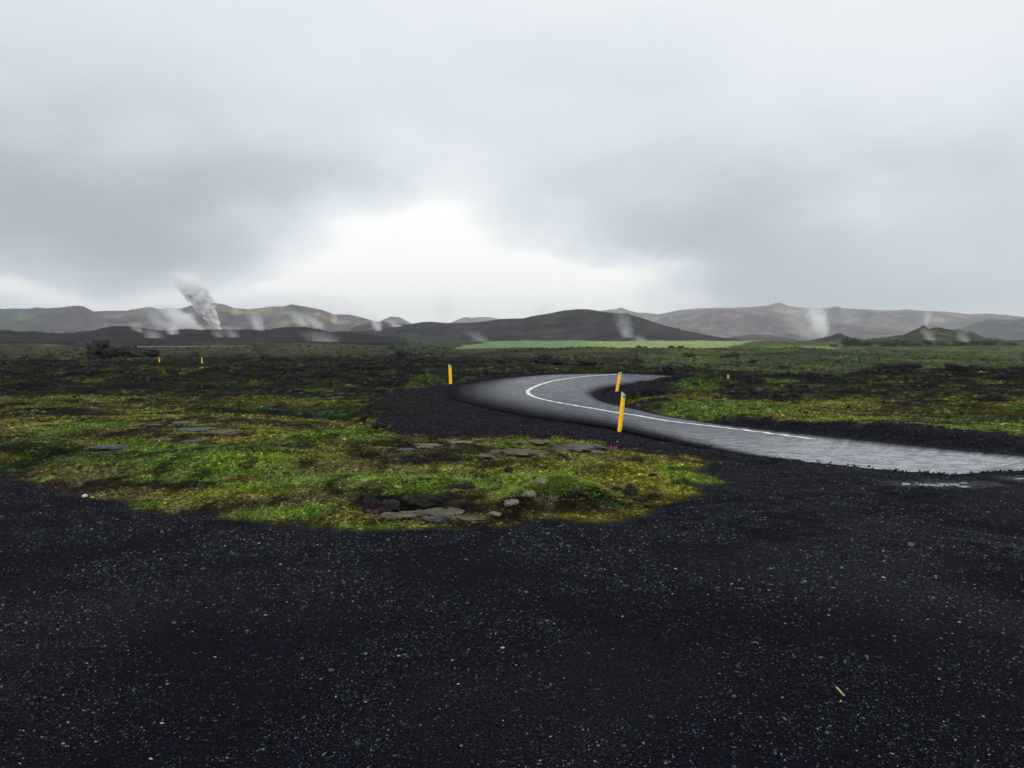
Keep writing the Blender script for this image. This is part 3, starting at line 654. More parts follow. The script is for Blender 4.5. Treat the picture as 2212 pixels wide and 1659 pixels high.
# rubble of the lava field: nobody could count it
def scatter(name, protos, P, S, R, colv, mat, tilt=.3, smooth=False):
    allV, allF, allC, off = [], [], [], 0
    which = rng.integers(0, len(protos), len(P))
    for k, (V, Fc) in enumerate(protos):
        m = which == k; n = m.sum()
        if not n: continue
        ca, sa = np.cos(R[m]), np.sin(R[m])
        W = V[None] * S[m][:, None, :]
        tx = rng.normal(0, tilt, n)[:, None]
        W = np.stack([W[..., 0], W[..., 1] * np.cos(tx) - W[..., 2] * np.sin(tx), W[..., 1] * np.sin(tx) + W[..., 2] * np.cos(tx)], -1)
        W = np.stack([W[..., 0] * ca[:, None] - W[..., 1] * sa[:, None], W[..., 0] * sa[:, None] + W[..., 1] * ca[:, None], W[..., 2]], -1) + P[m][:, None, :]
        allV.append(W.reshape(-1, 3)); allC.append(np.repeat(colv[m], len(V), 0))
        allF.append((Fc[None] + (np.arange(n) * len(V))[:, None, None] + off).reshape(-1, Fc.shape[1])); off += n * len(V)
    return mesh(name, np.vstack(allV), np.vstack(allF), mat, col=np.vstack(allC), smooth=smooth)
def polar_pts(n, r0, r1, a0, a1, p=1.0):
    a = rng.uniform(a0, a1, n); u = rng.random(n)
    r = r0 * (r1 / r0) ** u if p == 0 else (r0 ** p + u * (r1 ** p - r0 ** p)) ** (1 / p)
    return r * np.sin(a), r * np.cos(a), r
AMX = math.radians(42)
def colmat(name, rough, spec, var=.25):
    m = NT(name); c = m.attr('col', 'Color'); m.l(c, m.b.inputs['Base Color'])
    m.b.inputs['Roughness'].default_value = rough; m.b.inputs['Specular IOR Level'].default_value = spec
    return m
x, y, r = polar_pts(120000, 24, 135, -AMX, AMX, .35)
rv = gsample(x, y, rough); lv = gsample(x, y, lav); vg = gsample(x, y, VEG); rdd = gsample(x, y, np.minimum(rd, 50)); ba = gsample(x, y, bare)
_al = np.arctan2(x, y) < vpx(1380)
keep = (rng.random(len(x)) < np.clip((rv * 1.3 + ba * .7 - .25) * lv * (.12 + .88 * sstep(-.08, .16, fbm(x, y, 9, 3, 155) + .35 * fbm(x, y * .5, 3, 2, 156))) * np.where(_al, sstep(34, 52, r), .35 + .65 * sstep(44, 58, r)) + .04 * (r > 35) , 0, 1)) & (vg > .9) & (rdd > 2.2)
_a = np.arctan2(x, y)
for vx_, r0_, r1_ in ((344, 60, 93), (436, 60, 86), (1573.5, 50, 64)): keep &= ~((np.abs(_a - math.atan((vx_ * 1024 / 2212 - 512) / F)) < .006) & (r > r0_) & (r < r1_))
x, y, r, rv = x[keep], y[keep], r[keep], rv[keep]; n = len(x)
sz = np.exp(rng.normal(-2.85, .62, n)) * np.clip(r / 60, .45, 1.5)
sz = np.minimum(sz, .26)
S = np.stack([sz * rng.uniform(.8, 1.6, n), sz * rng.uniform(.7, 1.2, n), sz * rng.uniform(.45, 1.1, n)], -1)
cl_ = np.where(rng.random(n)[:, None] < .09 * (sz < .12)[:, None], rgb(50, 47, 43), np.where(rng.random(n)[:, None] < .12, rgb(52, 54, 26), np.array([.0062, .0058, .0065]))) * rng.uniform(.6, 1.5, (n, 1))
rub = scatter('lava_rubble', [rock_verts(1, 400 + k, .95) for k in range(12)], np.stack([x, y, gsample(x, y, Z) + sz * .15], -1), S, rng.uniform(0, 6.3, n), cl_, colmat('rubble', .8, .2).m)
tag(rub, 'rough black and grey lava rubble covering the plain beyond the road', kind='stuff')

_sc = scatter
def scatter_far(n):
    x, y, r = polar_pts(n, 128, 430, -AMX, vpx(960), .3); k = (rng.random(n) < sstep(.0, .3, fbm(x, y, 40, 4, 12) + .6 * fbm(x, y, 12, 3, 171)) * 1.0 + .10) & ~((np.abs(r - 320) < 60) & (np.arctan2(x, y) > vpx(280)) & (np.arctan2(x, y) < vpx(570)))
    x, y, r = x[k], y[k], r[k]; n = len(x); sz = np.minimum(np.exp(rng.normal(-1.5, .5, n)), .6)
    S = np.stack([sz * rng.uniform(1, 2.2, n), sz * rng.uniform(.8, 1.6, n), sz * rng.uniform(.5, 1.1, n)], -1)
    c = np.where(rng.random((n, 1)) < .45, np.array([.010, .010, .010]), np.where(rng.random((n, 1)) < .6, rgb(40, 46, 26), rgb(74, 74, 44))) * rng.uniform(.6, 1.5, (n, 1))
    o = scatter('heath', [rock_verts(1, 640 + k, .8) for k in range(8)], np.stack([x, y, gsample(x, y, Z)], -1), S, rng.uniform(0, 6.3, n), c, colmat('heath_clumps', .9, .1).m)
    return tag(o, 'dark heather clumps and stones dotted over the far left plain', kind='stuff')
scatter_far(7000)
# loose gravel on the lot
x, y, r = polar_pts(560000, 2.4, 24, -1.0, 1.0, .7)
vg = gsample(x, y, VEG); den = .12 + .8 * sstep(-.30, .30, fbm(x, y, 1.3, 4, 150) + .25 * fbm(x, y, .3, 2, 151)) * .85 + .10
rdd = gsample(x, y, np.minimum(rd, 50))
keep = (vg < .3) & (rng.random(len(x)) < den) & (rdd > .1)
x, y, r = x[keep], y[keep], r[keep]; n = len(x)
sz = np.exp(rng.normal(-5.55, .38, n)) * np.clip(r / 6, .85, 1.5)
big = rng.random(n) < .004; sz = np.where(big, sz * 2.0, sz)
S = np.stack([sz * rng.uniform(.9, 1.8, n), sz * rng.uniform(.7, 1.2, n), sz * rng.uniform(.35, .75, n)], -1)
t = rng.random(n)[:, None]; base = rng.uniform(.6, 1.6, (n, 1))
gcol = np.where(t < .50, np.array([.0046, .0050, .0108]) * base, np.where(t < .87, np.array([.021, .026, .036]) * base, np.where(t < .982, np.array([.070, .078, .085]) * base, np.array([.21, .20, .18]) * base)))
gm = colmat('gravel_stone', .65, .15)
gv = scatter('gravel', [rock_verts(1, 500 + k, .35) for k in range(8)], np.stack([x, y, gsample(x, y, Z) + S[:, 2] * .35], -1), S, rng.uniform(0, 6.3, n), gcol, gm.m, .35)
tag(gv, 'loose black and grey crushed stones strewn over the lot', kind='stuff')
# coarser cinders on the bank and shoulders
x, y, r = polar_pts(90000, 15, 60, -.35, .62, .5)
vg = gsample(x, y, VEG); rdd = gsample(x, y, np.minimum(rd, 50))
keep = (vg < .35) & (rdd > .15) & (rdd < 9)
x, y, r = x[keep], y[keep], r[keep]; n = len(x)
sz = np.minimum(np.exp(rng.normal(-3.8, .42, n)) * np.clip(r / 22, .8, 1.7), .06)
S = np.stack([sz * rng.uniform(.8, 1.5, n), sz, sz * rng.uniform(.5, .9, n)], -1)
red = gsample(x, y, cind)[:, None] * (rng.random((n, 1)) < .6)
ns = 34000; si_ = rng.integers(90, NS - 1, ns); tq = np.abs(rng.normal(0, .035, ns)); tq = np.where(rng.random(ns) < .5, tq, 1 - tq).clip(0, 1)
pe = Oc[si_] * (1 - tq)[:, None] + Ic[si_] * tq[:, None]; pe[:, 2] += .016
ss = np.exp(rng.normal(-4.6, .4, ns)); k_ = (np.hypot(pe[:, 0], pe[:, 1]) < 60) & ((tq > .5) | (si_ < .6 * NS) | (rng.random(ns) < .03)); pe, ss = pe[k_], ss[k_]
x = np.concatenate([x, pe[:, 0]]); y = np.concatenate([y, pe[:, 1]]); zc_ = np.concatenate([gsample(x[:n], y[:n], Z) + S[:, 2] * .2, pe[:, 2]]); red = np.concatenate([red, np.zeros((len(ss), 1))])
S = np.concatenate([S, np.stack([ss * 1.2, ss, ss * .6], -1)]); n = len(x)
cc = (np.array([.0075, .0072, .0105]) * (1 - red) + np.array([.0115, .0068, .0085]) * red) * rng.uniform(.5, 1.7, (n, 1))
ci = scatter('cinder', [rock_verts(1, 520 + k, .5) for k in range(6)], np.stack([x, y, zc_], -1), S, rng.uniform(0, 6.3, n), cc, colmat('cinders', .85, .15).m, .4)
tag(ci, 'dark reddish volcanic cinders on the bank beside the road', kind='stuff')

# ------------------------------------------------------------------ grass and moss: blades and leaves
gmt = NT('grass_blades'); c = gmt.attr('col', 'Color'); gmt.l(c, gmt.b.inputs['Base Color']); gmt.b.inputs['Roughness'].default_value = .7; gmt.b.inputs['Specular IOR Level'].default_value = .12
def blades(n, r0, r1, p, hgt, wid, jitter=.6, a0=-AMX, a1=AMX, hmap=None, seed=0):
    x, y, r = polar_pts(n, r0, r1, a0, a1, p)
    vh = gsample(x, y, VH); cl = gsample(x, y, COL)
    gr = np.clip((cl[:, 1] - cl[:, 0] * .75) / .06, 0, 1.4)     # greener ground grows taller
    keep = (rng.random(n) < vh * np.clip(.25 + 4 * cl[:, 1] / .1, 0, 1)) & (vh > .3)
    x, y, r, cl, gr = x[keep], y[keep], r[keep], cl[keep], gr[keep]; n = len(x)
    h = hgt * (.45 + gr) * rng.uniform(.5, 1.5, n); w_ = wid * rng.uniform(.6, 1.4, n)
    a = rng.uniform(0, 2 * math.pi, n); lean = rng.uniform(.3, 1.8, n) * h; la = rng.uniform(0, 6.3, n)
    b = np.stack([x, y, gsample(x, y, Z) - .01], -1)
    dx = np.stack([np.cos(a) * w_, np.sin(a) * w_, 0 * w_], -1)
    tip = b + np.stack([np.cos(la) * lean, np.sin(la) * lean, h], -1)
    mid = b + (tip - b) * .55 + np.stack([0 * h, 0 * h, h * .12], -1)
    V = np.stack([b - dx, b + dx, mid + dx * .7, tip, mid - dx * .7], 1).reshape(-1, 3)
    i = np.arange(n)[:, None] * 5
    Fc = np.concatenate([i + np.array([[0, 1, 2]]), i + np.array([[0, 2, 4]]), i + np.array([[4, 2, 3]])])
    cl = cl * rng.uniform(.5, 2.6, (n, 1))
    pale = rng.random(n) < .07
    cl[pale] = np.array([.30, .29, .13]) * rng.uniform(.5, 1.2, (pale.sum(), 1))
    return V, Fc, np.repeat(cl, 5, 0)
parts = [blades(340000, 9, 24, .6, .015, .0055), blades(26000, 9, 24, .6, .05, .004), blades(150000, 22, 62, .5, .035, .020)]
# cushions of moss and low herbs
def cushions(n, r0, r1, p, size, k0):
    x, y, r = polar_pts(n, r0, r1, -AMX, AMX, p)
    v = gsample(x, y, VEG); cl = gsample(x, y, COL); lm = cl.sum(1)
    keep = (v > .35) & (rng.random(n) < np.clip(lm / .09, .12, 1) * (.35 + .65 * sstep(-.2, .15, fbm(x, y, .8 * k0, 3, 161)))) & (gsample(x, y, np.minimum(rd, 50)) > .6)
    x, y, r, cl = x[keep], y[keep], r[keep], cl[keep]; n = len(x)
    sz = size * np.minimum(np.exp(rng.normal(0, .42, n)), 2.0) * np.clip(r / r0, 1, 3) ** .7
    S = np.stack([sz * rng.uniform(.8, 1.6, n), sz * rng.uniform(.8, 1.4, n), sz * rng.uniform(.35, .8, n)], -1)
    hue = rng.normal(0, .11, (n, 1)); cl = cl * np.exp(rng.normal(.0, .46 if r0 < 60 else .22, (n, 1))) * np.concatenate([1 + hue * 1.2, 1 + hue * .2, 1 - hue], 1).clip(.3, 1.8)
    dk_ = rng.random(n) < .10; cl[dk_] *= .3
    return np.stack([x, y, gsample(x, y, Z) + S[:, 2] * .1], -1), S, cl
cu = [cushions(240000, 9, 26, .6, .0115, 1), cushions(150000, 24, 130, .4, .028, 3), cushions(22000, 75, 250, .3, .11, 14)]
P_, S_, C_ = [np.concatenate([c[k] for c in cu]) for k in range(3)]
ms_ = scatter('moss', [rock_verts(1, 600 + k, .5) for k in range(8)], P_, S_, rng.uniform(0, 6.3, len(P_)), C_.clip(.002, .6), colmat('moss_cushion', .85, .1).m, .25)
tag(ms_, 'low cushions of green and yellow moss and herbs over dark soil', kind='stuff')
# the tuft on the mound: longer grass
cm = G(1200, 1084)
n = 13000; a = rng.uniform(0, 6.3, n); q = np.abs(rng.normal(0, .5, n)).clip(0, 1.2)
mx, my = cm[0] - .02 + np.cos(a) * q * .66, cm[1] + .12 + np.sin(a) * q * .55
h = rng.uniform(.02, .065, n) * (1.2 - q * .6); w_ = rng.uniform(.004, .009, n)
b = np.stack([mx, my, gsample(mx, my, Z) - .01], -1); aa = rng.uniform(0, 6.3, n)
dx = np.stack([np.cos(aa) * w_, np.sin(aa) * w_, 0 * w_], -1)
out = np.stack([np.cos(a) * q, np.sin(a) * q, 0 * q], -1) * .07 + np.stack([rng.normal(0, .035, n), rng.normal(0, .035, n), 0 * n + h * 0], -1)
tip = b + out + np.stack([0 * h, 0 * h, h], -1); mid = (b + tip) / 2 + np.array([0, 0, .015])
V = np.stack([b - dx, b + dx, mid + dx * .7, tip, mid - dx * .7], 1).reshape(-1, 3); i = np.arange(n)[:, None] * 5
parts.append((V, np.concatenate([i + np.array([[0, 1, 2]]), i + np.array([[0, 2, 4]]), i + np.array([[4, 2, 3]])]), np.repeat(np.array([.115, .165, .026]) * rng.uniform(.4, 2.0, (n, 1)), 5, 0)))
off = 0; VV, FF, CC = [], [], []
for V, Fc, cl in parts: VV.append(V); FF.append(Fc + off); CC.append(cl); off += len(V)
gr = mesh('grass', np.vstack(VV), np.vstack(FF), gmt.m, col=np.vstack(CC))
tag(gr, 'short green and yellow grass blades on the roadside island and plain', kind='stuff')

# flowers
def flower_patch(px, rx, ry, n, colr, label, cat='flowers'):
    c = G(*px); k = c[1] / F / 2.16; z0 = gz(c[0], c[1]); V, Fc = [(0, 0, -.02)], []
    for i in range(n):
        a = random.random() * 6.3; q = math.sqrt(random.random())
        x_, y_ = math.cos(a) * q * rx * k, math.sin(a) * q * rx * k * 1.5
        z = gz(c[0] + x_, c[1] + y_) - z0 + random.uniform(.03, .07); s = random.uniform(.008, .014)
        m = len(V); V.append((x_, y_, z - .004))
        for j in range(10):
            rad = s if j % 2 == 0 else s * .5
            V.append((x_ + math.cos(j * .628) * rad, y_ + math.sin(j * .628) * rad, z + .006 + random.uniform(-.006, .01)))
        for j in range(10): Fc.append((m, m + 1 + j, m + 1 + (j + 1) % 10))
        V += [(x_ - .0015, y_, 0), (x_ + .0015, y_, 0)]; Fc.append((m + 11, m + 12, m)); Fc.append((m + 11, m + 12, 0))
    o = mesh_poly('flower_patch', V, Fc, simple('petals', colr, .6)); o.location = (c[0], c[1], z0)
    return tag(o, label, cat)
flower_patch(c5(1915, 578), 13, 7, 20, (.55, .09, .36), 'bright pink wild flowers at the foot of the road bank')
flower_patch(c5(380, 1010), 16, 7, 26, (.20, .06, .12), 'dull pink wild flowers by the upright black lava block')

# ------------------------------------------------------------------ roadside marker posts
M_yel = simple('yellow_plastic', (.90, .50, .006), .5, .3, nscale=14, namt=.16)
M_cap = simple('grey_cap', (.42, .42, .38), .5, .3, nscale=20, namt=.15)
M_refl = simple('dark_reflector', (.05, .055, .05), .2, .6)
M_scuff = simple('scuffed_foot', (.55, .42, .12), .7, .2, nscale=20, namt=.3)
def plate(name, z0, z1a, z1b, w, th, mat, parent, dy=0.0, curve=.018):
    """upright shallow channel from z0 to a top that slants from z1a (left) to z1b (right)"""
    n = 9; V = []
    for lay in (0, 1):
        for (za, zb) in ((z0, z0), (z1a, z1b)):
            for k in range(n):
                t = k / (n - 1) * 2 - 1
                V.append((t * w / 2, dy + curve * t * t + lay * th, za + (zb - za) * (t + 1) / 2))
    Fc = []
    for k in range(n - 1):
        Fc += [(k, k + 1, n + k + 1, n + k), (2 * n + k + 1, 2 * n + k, 3 * n + k, 3 * n + k + 1), (n + k, n + k + 1, 3 * n + k + 1, 3 * n + k), (k + 1, k, 2 * n + k, 2 * n + k + 1)]
    Fc += [(0, n, 3 * n, 2 * n), (n - 1, 3 * n - 1, 4 * n - 1, 2 * n - 1)]
    return mesh_poly(name, V, Fc, mat, parent)
def marker(base, H, w, tilt, rz, label, flip=1, cap=M_cap, fore=0):
    e = empty('marker_post', base, rz)
    e.rotation_euler = (fore, tilt, rz)
    a, b = (H, H - .065) if flip > 0 else (H - .065, H)
    ca, cb = (H - .09, H - .12) if flip > 0 else (H - .12, H - .09)
    plate('stake', .035, ca, cb, w, .012, M_yel, e)
    plate('foot', -.25, .035, .035, w * .97, .012, M_scuff, e)
    # cap: a sleeve a little proud of the stake
    cpx = plate('cap', min(ca, cb) - .005, a, b, w + .006, .018, cap, e, dy=-.003)
    plate('reflector', H - .135, H - .095, H - .095, w * .42, .004, M_refl, e, dy=-.009, curve=.004).location = (w * .18, 0, 0)
    return tag(e, label, 'marker post', 'yellow marker posts along the road')
def hpx(px, d): return px / 2.16 / F * d
p = G(1338.5, 930, -.01); p[2] = gz(p[0], p[1]); d = math.hypot(*p[:2])
marker(p, hpx(87, d), .100, .10, .05, 'nearest tall yellow marker post leaning right beside the cinder bank', fore=0)
p = G(1332.5, 846, -.47); p[2] = gz(p[0], p[1]); d = math.hypot(*p[:2])
marker(p, hpx(44, d), hpx(6.6, d), .17, 0, 'yellow marker post leaning right inside the bend behind the nearest post', -1)
p = G(973.3, 825, 0.0); p[2] = gz(p[0], p[1]); d = math.hypot(*p[:2])
marker(p, hpx(44, d), hpx(6.6, d), -.03, 0, 'upright yellow marker post at the outer left of the bend')
t_ = at(1350.5, 802, 66); marker((t_[0], t_[1], t_[2] - .8), .8, .24, 0, 0, 'pale top of a marker post showing just above the far road edge', 1, M_cap)
for px_, d_, top_, wd_, lb_ in ((344, 92, 772, .12, 'left one of two far yellow marker posts on the lava plain'), (436, 85, 778, .11, 'right one of two far yellow marker posts on the lava plain'), (1573.5, 51, 808.5, .11, 'half hidden yellow marker post on the right lava crest')):
    t_ = at(px_, top_, d_); zg = gz(t_[0], t_[1]) - (.45 if px_ > 1000 else 0); marker((t_[0], t_[1], zg), max(t_[2] - zg, .72 if px_ < 400 else .6), wd_, 0, 0, lb_)

# ------------------------------------------------------------------ far thin roads on the left plain
def strip(name, pts, wz, mat, label, lift=.25):
    P = [at(*q[:2], q[2]) for q in pts]; P = catmull(P, 60); V = []
    for q in P:
        for s in (-1, 0, 1):
            d = math.hypot(q[0], q[1]); k = 1 + s * wz / d
            V.append((q[0] * k, q[1] * k, q[2] - (.10 if s < 0 else 0) * 0))
    o = mesh(name, V, grid_faces(60, 3), mat); return tag(o, label, kind='structure')
M_verge = simple('verge', rgb(38, 39, 28), .95, .1)
M_far = simple('far_road', rgb(74, 78, 80), .6, .5)
def drape(name, px, dists, wz, mat, label, h=.12):
    """a road across the plain: its height follows the ground, banked up a little"""
    P = []
    for (q, dd) in zip(px, dists):
        a = at(*q, dd); P.append((a[0], a[1], gz(a[0], a[1]) + .35))
    P = catmull(P, 80); V = []
    for q in P:
        d = math.hypot(q[0], q[1])
        for s, dz in ((-1.6, -1.0), (-1, -.10), (0, .0), (1, .12), (1.6, -1.0)):
            k = 1 + s * wz / d; V.append((q[0] * k, q[1] * k, q[2] + dz))
    o = mesh(name, V, grid_faces(80, 5), mat); o.data.materials.append(M_verge)
    o.data.polygons.foreach_set('material_index', np.tile([1, 0, 0, 1], 79)); return tag(o, label, kind='structure')
drape('distant_road', [c1(880, 455), c1(1000, 456), c1(1200, 455), c1(1400, 455), c1(1600, 456)], [316, 318, 320, 322, 326], 5.5, M_far, 'thin pale line of road crossing the far left plain')

# ------------------------------------------------------------------ hills
hm = NT('hill_heath'); c = hm.attr('col', 'Color'); f = hm.noise(.03, 8, .65); f2 = hm.noise(.25, 5, .6)
s_ = hm.n('ShaderNodeVectorMath', operation='SCALE'); hm.l(c, s_.inputs[0]); hm.l(hm.math('MULTIPLY', hm.ramp(f, .3, .7, .5, 1.55), hm.ramp(f2, .3, .7, .65, 1.45)), s_.inputs['Scale'])
hm.l(s_.outputs[0], hm.b.inputs['Base Color']); hm.b.inputs['Roughness'].default_value = .95; hm.b.inputs['Specular IOR Level'].default_value = .05
hm.l(hm.bump(f2, .8, 1.2, hm.bump(f, .8, 8)), hm.b.inputs['Normal'])
def ridge(name, pts, dist, df, db, base, colf, label, gully=.12, jag=.0006, step=.05, seed=0, wav=0.0, pw=1.15):
    ae = np.array([azel(*p) for p in pts]); o_ = np.argsort(ae[:, 0]); ae = ae[o_]
    az = np.arange(ae[0, 0], ae[-1, 0], math.radians(step)); el = np.interp(az, ae[:, 0], ae[:, 1])
    el = el + jag * 1.6 * fbm(az * 1000, az * 0, 12, 5, seed, .65)
    T = np.concatenate([-np.linspace(1, 0, 46), np.linspace(0, 1, 18)[1:]])
    A, TT = np.meshgrid(az, T)
    dd = dist * (1 + wav * fbm(az * 40, az * 0, 7, 2, seed + 1))
    HZ = HC + el * dd
    R = dd[None, :] + np.where(TT < 0, TT * df, TT * db)
    prof = (1 - np.abs(TT) ** pw) ** 1.25
    x, y = R * np.sin(A), R * np.cos(A)
    z = base + (HZ[None, :] - base) * prof
    g_ = ridged(x, y, dist * .05, 5, seed + 2) * gully * (HZ[None, :] - base) * np.clip(np.abs(TT) * 3, 0, 1) * (1 - np.abs(TT)) * 1.5
    z = z + g_
    z = np.where(np.abs(TT) > .999, base - 3, z)
    lim = HC + el[None, :] * R          # never rises above its own crest line
    z = np.where(TT != 0, np.minimum(z, lim - .004 * (np.abs(TT)) * (HZ[None, :] - base)), z)
    cl = colf(x, y, A, TT, z, HZ)
    wv = fbm(x, y, dist * .03, 2, seed + 5) * dist * .02
    stk = fbm(A * dist + wv, TT * dist * .05, dist * .012, 5, seed + 6, .65)
    blt = fbm(A * dist, TT * dist * .3, dist * .03, 4, seed + 9)
    cl = cl * (1 + 1.5 * stk + 1.2 * blt).clip(.3, 2.2)[..., None]
    o = mesh(name, np.stack([x, y, z], -1), grid_faces(*x.shape), hm.m, col=cl.reshape(-1, 3))
    return tag(o, label, kind='structure')
def hc(c0, *layers):
    def fn(x, y, A, T, z, HZ):
        c = np.broadcast_to(np.array(c0), x.shape + (3,)).copy()
        for (c1_, sc, lo, hi, k, sd_) in layers:
            c = c + (np.array(c1_) - c) * (sstep(lo, hi, fbm(x, y + z * 4, sc, 5, sd_)) * k)[..., None]
        return c
    return fn
gH, pH, bH, tH = rgb(44, 62, 50), rgb(54, 42, 60), rgb(70, 62, 64), rgb(116, 108, 84)
def left_far(x, y, A, T, z, HZ):
    c = hc(bH, (tH, 260, -.05, .25, .7, 1), (pH, 180, .0, .25, .9, 2), (gH, 220, .02, .3, .7, 3))(x, y, A, T, z, HZ)
    k = (1 - sstep(vpx(60), vpx(190), A + .02 * fbm(x, y, 120, 3, 4)))[..., None]
    c = c + (gH * .9 - c) * k * .9
    q = (sstep(vpx(60), vpx(110), A) * (1 - sstep(vpx(180), vpx(235), A)) * sstep(-.75, -.55, -T * 0 + T * -1 - .0) * .8)[..., None]
    c = c + (pH * .85 - c) * q
    a0, e0 = azel(721, 695); rr2 = np.hypot((A - a0) / .005, (z - 80) / 22)
    return c + (rgb(140, 108, 92) - c) * (1 - sstep(.4, 1.1, rr2 + .4 * fbm(x, y, 20, 3, 6)))[..., None]
P_lf = [c1(-700, 230), c1(-300, 215), c1(0, 208), c1(200, 208), c1(230, 200), c1(300, 208), c1(440, 195), c1(490, 188), c1(540, 195), c1(600, 228), c1(690, 222), c1(820, 222), c1(830, 216), c1(960, 198), c1(1015, 210), c1(1100, 203), c1(1150, 210), c1(1220, 190), c1(1370, 170), c1(1430, 180), c1(1500, 205),
        c1(1600, 212), c1(1750, 195), c1(1830, 192), c1(1870, 178), c1(1920, 190), c1(2060, 215), c1(2140, 245), c2(130, 245), c2(220, 245), c2(310, 265), c2(380, 285), c2(450, 310), c2(520, 345), c2(600, 380)]
ridge('hills', P_lf, 2900, 1200, 800, 8, left_far, 'long green and purple mountain range behind the steam at the left', .22, .0005, seed=1, wav=.05)
ridge('hills', [c2(340, 350), c2(400, 305), c2(440, 280), c2(500, 258), c2(550, 264), c2(620, 298), c2(700, 345)], 3400, 600, 500, 10, hc(rgb(84, 88, 84), (rgb(70, 66, 72), 150, 0, .3, .8, 5)), 'small rounded grey hill right of the long left range', .1, seed=4)
ridge('hills', [c2(830, 330), c2(890, 292), c2(960, 265), c2(1000, 265), c2(1010, 270), c2(1060, 262), c2(1120, 261), c2(1190, 275), c2(1300, 330)], 4300, 600, 500, 10, hc(rgb(92, 84, 84), (rgb(110, 96, 84), 150, 0, .3, .8, 5)), 'low misty hill peeking over the dark central hill', .1, seed=6)
P_rf = [c2(1740, 260), c2(1850, 221), c2(1900, 215), c2(1945, 212), c2(1950, 204), c2(1985, 204), c2(1990, 212), c2(2080, 235), c2(2212, 245), c3(100, 205), c3(180, 212), c3(280, 190), c3(380, 180), c3(440, 178), c3(490, 176), c3(560, 178), c3(720, 170), c3(790, 163), c3(825, 150), c3(858, 150), c3(890, 165), c3(960, 175), c3(1080, 178), c3(1130, 176), c3(1150, 169), c3(1175, 169), c3(1195, 178),
        c3(1300, 184), c3(1420, 190), c3(1510, 190), c3(1550, 185), c3(1620, 192), c3(1780, 198), c3(1900, 212), c3(2010, 208), c3(2100, 215), c3(2212, 228), c3(2500, 240), c3(3100, 260)]
ridge('hills', P_rf, 4500, 1600, 700, 12, hc(rgb(88, 80, 82), (rgb(116, 102, 94), 300, -.05, .25, .8, 8), (rgb(68, 64, 72), 240, 0, .3, .8, 9)), 'long brown mountain range with small rocky tops at the right', .2, .0003, seed=8)
ridge('hills', [c3(60, 330), c3(150, 250), c3(220, 228), c3(300, 213), c3(420, 190), c3(480, 178), c3(600, 190), c3(720, 200), c3(800, 196), c3(880, 210), c3(1000, 232), c3(1200, 262), c3(1500, 300), c3(1750, 360)], 3500, 1200, 500, 10,
      hc(rgb(78, 68, 74), (rgb(104, 90, 88), 220, -.05, .3, .7, 12), (rgb(66, 58, 64), 150, 0, .25, .7, 13)), 'broad purplish brown hill in front of the right range', .2, .0006, seed=11)
ridge('hills', [c3(1560, 330), c3(1750, 305), c3(1880, 285), c3(1950, 255), c3(2020, 240), c3(2100, 244), c3(2212, 238), c3(2500, 240), c3(2900, 300)], 2700, 700, 500, 8, hc(rgb(58, 56, 62), (rgb(48, 56, 48), 150, 0, .3, .7, 15)), 'dark hill at the right border in front of the range', .15, .0008, seed=13)
dk = hc(rgb(37, 34, 42), (rgb(50, 47, 42), 90, .0, .3, .8, 21), (rgb(28, 26, 32), 50, 0, .25, .8, 22))
ridge('hills', [c2(150, 400), c2(250, 332), c2(300, 311), c2(400, 290), c2(520, 295), c2(560, 303), c2(700, 330), c2(900, 380)], 1300, 300, 250, 5, hc(rgb(54, 50, 52), (rgb(70, 66, 54), 60, 0, .3, .8, 24)), 'small dark steaming hill behind the left end of the central hill', .2, .001, seed=15)
def chill(x, y, A, T, z, HZ):
    c = dk(x, y, A, T, z, HZ)
    k = (sstep(-.10, -.0, T) * (1 - sstep(vpx(1300), vpx(1400), A)))[..., None]
    c = c + (rgb(76, 74, 44) - c) * k * .8
    k = ((1 - sstep(vpx(860), vpx(1100), A)) * (1 - sstep(-.8, -.5, T)))[..., None]
    return c + (rgb(44, 54, 34) - c) * k * .7
ridge('hills', [c2(-150, 420), c2(60, 372), c2(250, 352), c2(420, 345), c2(500, 325), c2(600, 310), c2(700, 295), c2(760, 292), c2(850, 300), c2(960, 300), c2(1080, 292), c2(1200, 275), c2(1350, 270), c2(1400, 256), c2(1500, 241), c2(1600, 220), c2(1700, 211), c2(1760, 213), c2(1850, 225), c2(1960, 240), c2(2040, 250),
       c3(0, 205), c3(100, 240), c3(200, 273), c3(300, 299), c3(400, 319), c3(500, 337), c3(600, 352), c3(700, 368), c3(760, 378)], 860, 260, 260, 4, chill, 'dark smooth central hill above the pale green field', .10, .0004, seed=17)
ridge('hills', [c3(480, 375), c3(600, 335), c3(680, 330), c3(760, 325), c3(850, 340), c3(930, 350), c3(1000, 370)], 1500, 350, 250, 6, hc(rgb(60, 46, 50), (rgb(80, 60, 58), 60, 0, .3, .8, 26)), 'low reddish brown rise left of the right steam column', .2, .0012, seed=19)
rt = hc(rgb(54, 44, 44), (rgb(50, 58, 34), 40, .05, .3, .8, 31), (rgb(34, 30, 32), 25, 0, .25, .8, 32))
ridge('hills', [c3(480, 418), c3(640, 400), c3(800, 386), c3(960, 372), c3(1060, 350), c3(1120, 336), c3(1150, 327), c3(1165, 320), c3(1190, 319), c3(1210, 329), c3(1280, 350), c3(1340, 356), c3(1420, 375), c3(1500, 400)], 640, 160, 150, 3.5, rt, 'low brown volcanic cone left of the craggy green hill', .12, .0007, seed=21)
rg2 = hc(rgb(50, 58, 34), (rgb(64, 74, 38), 30, 0, .3, .8, 34), (rgb(32, 28, 30), 22, .0, .2, .9, 35))
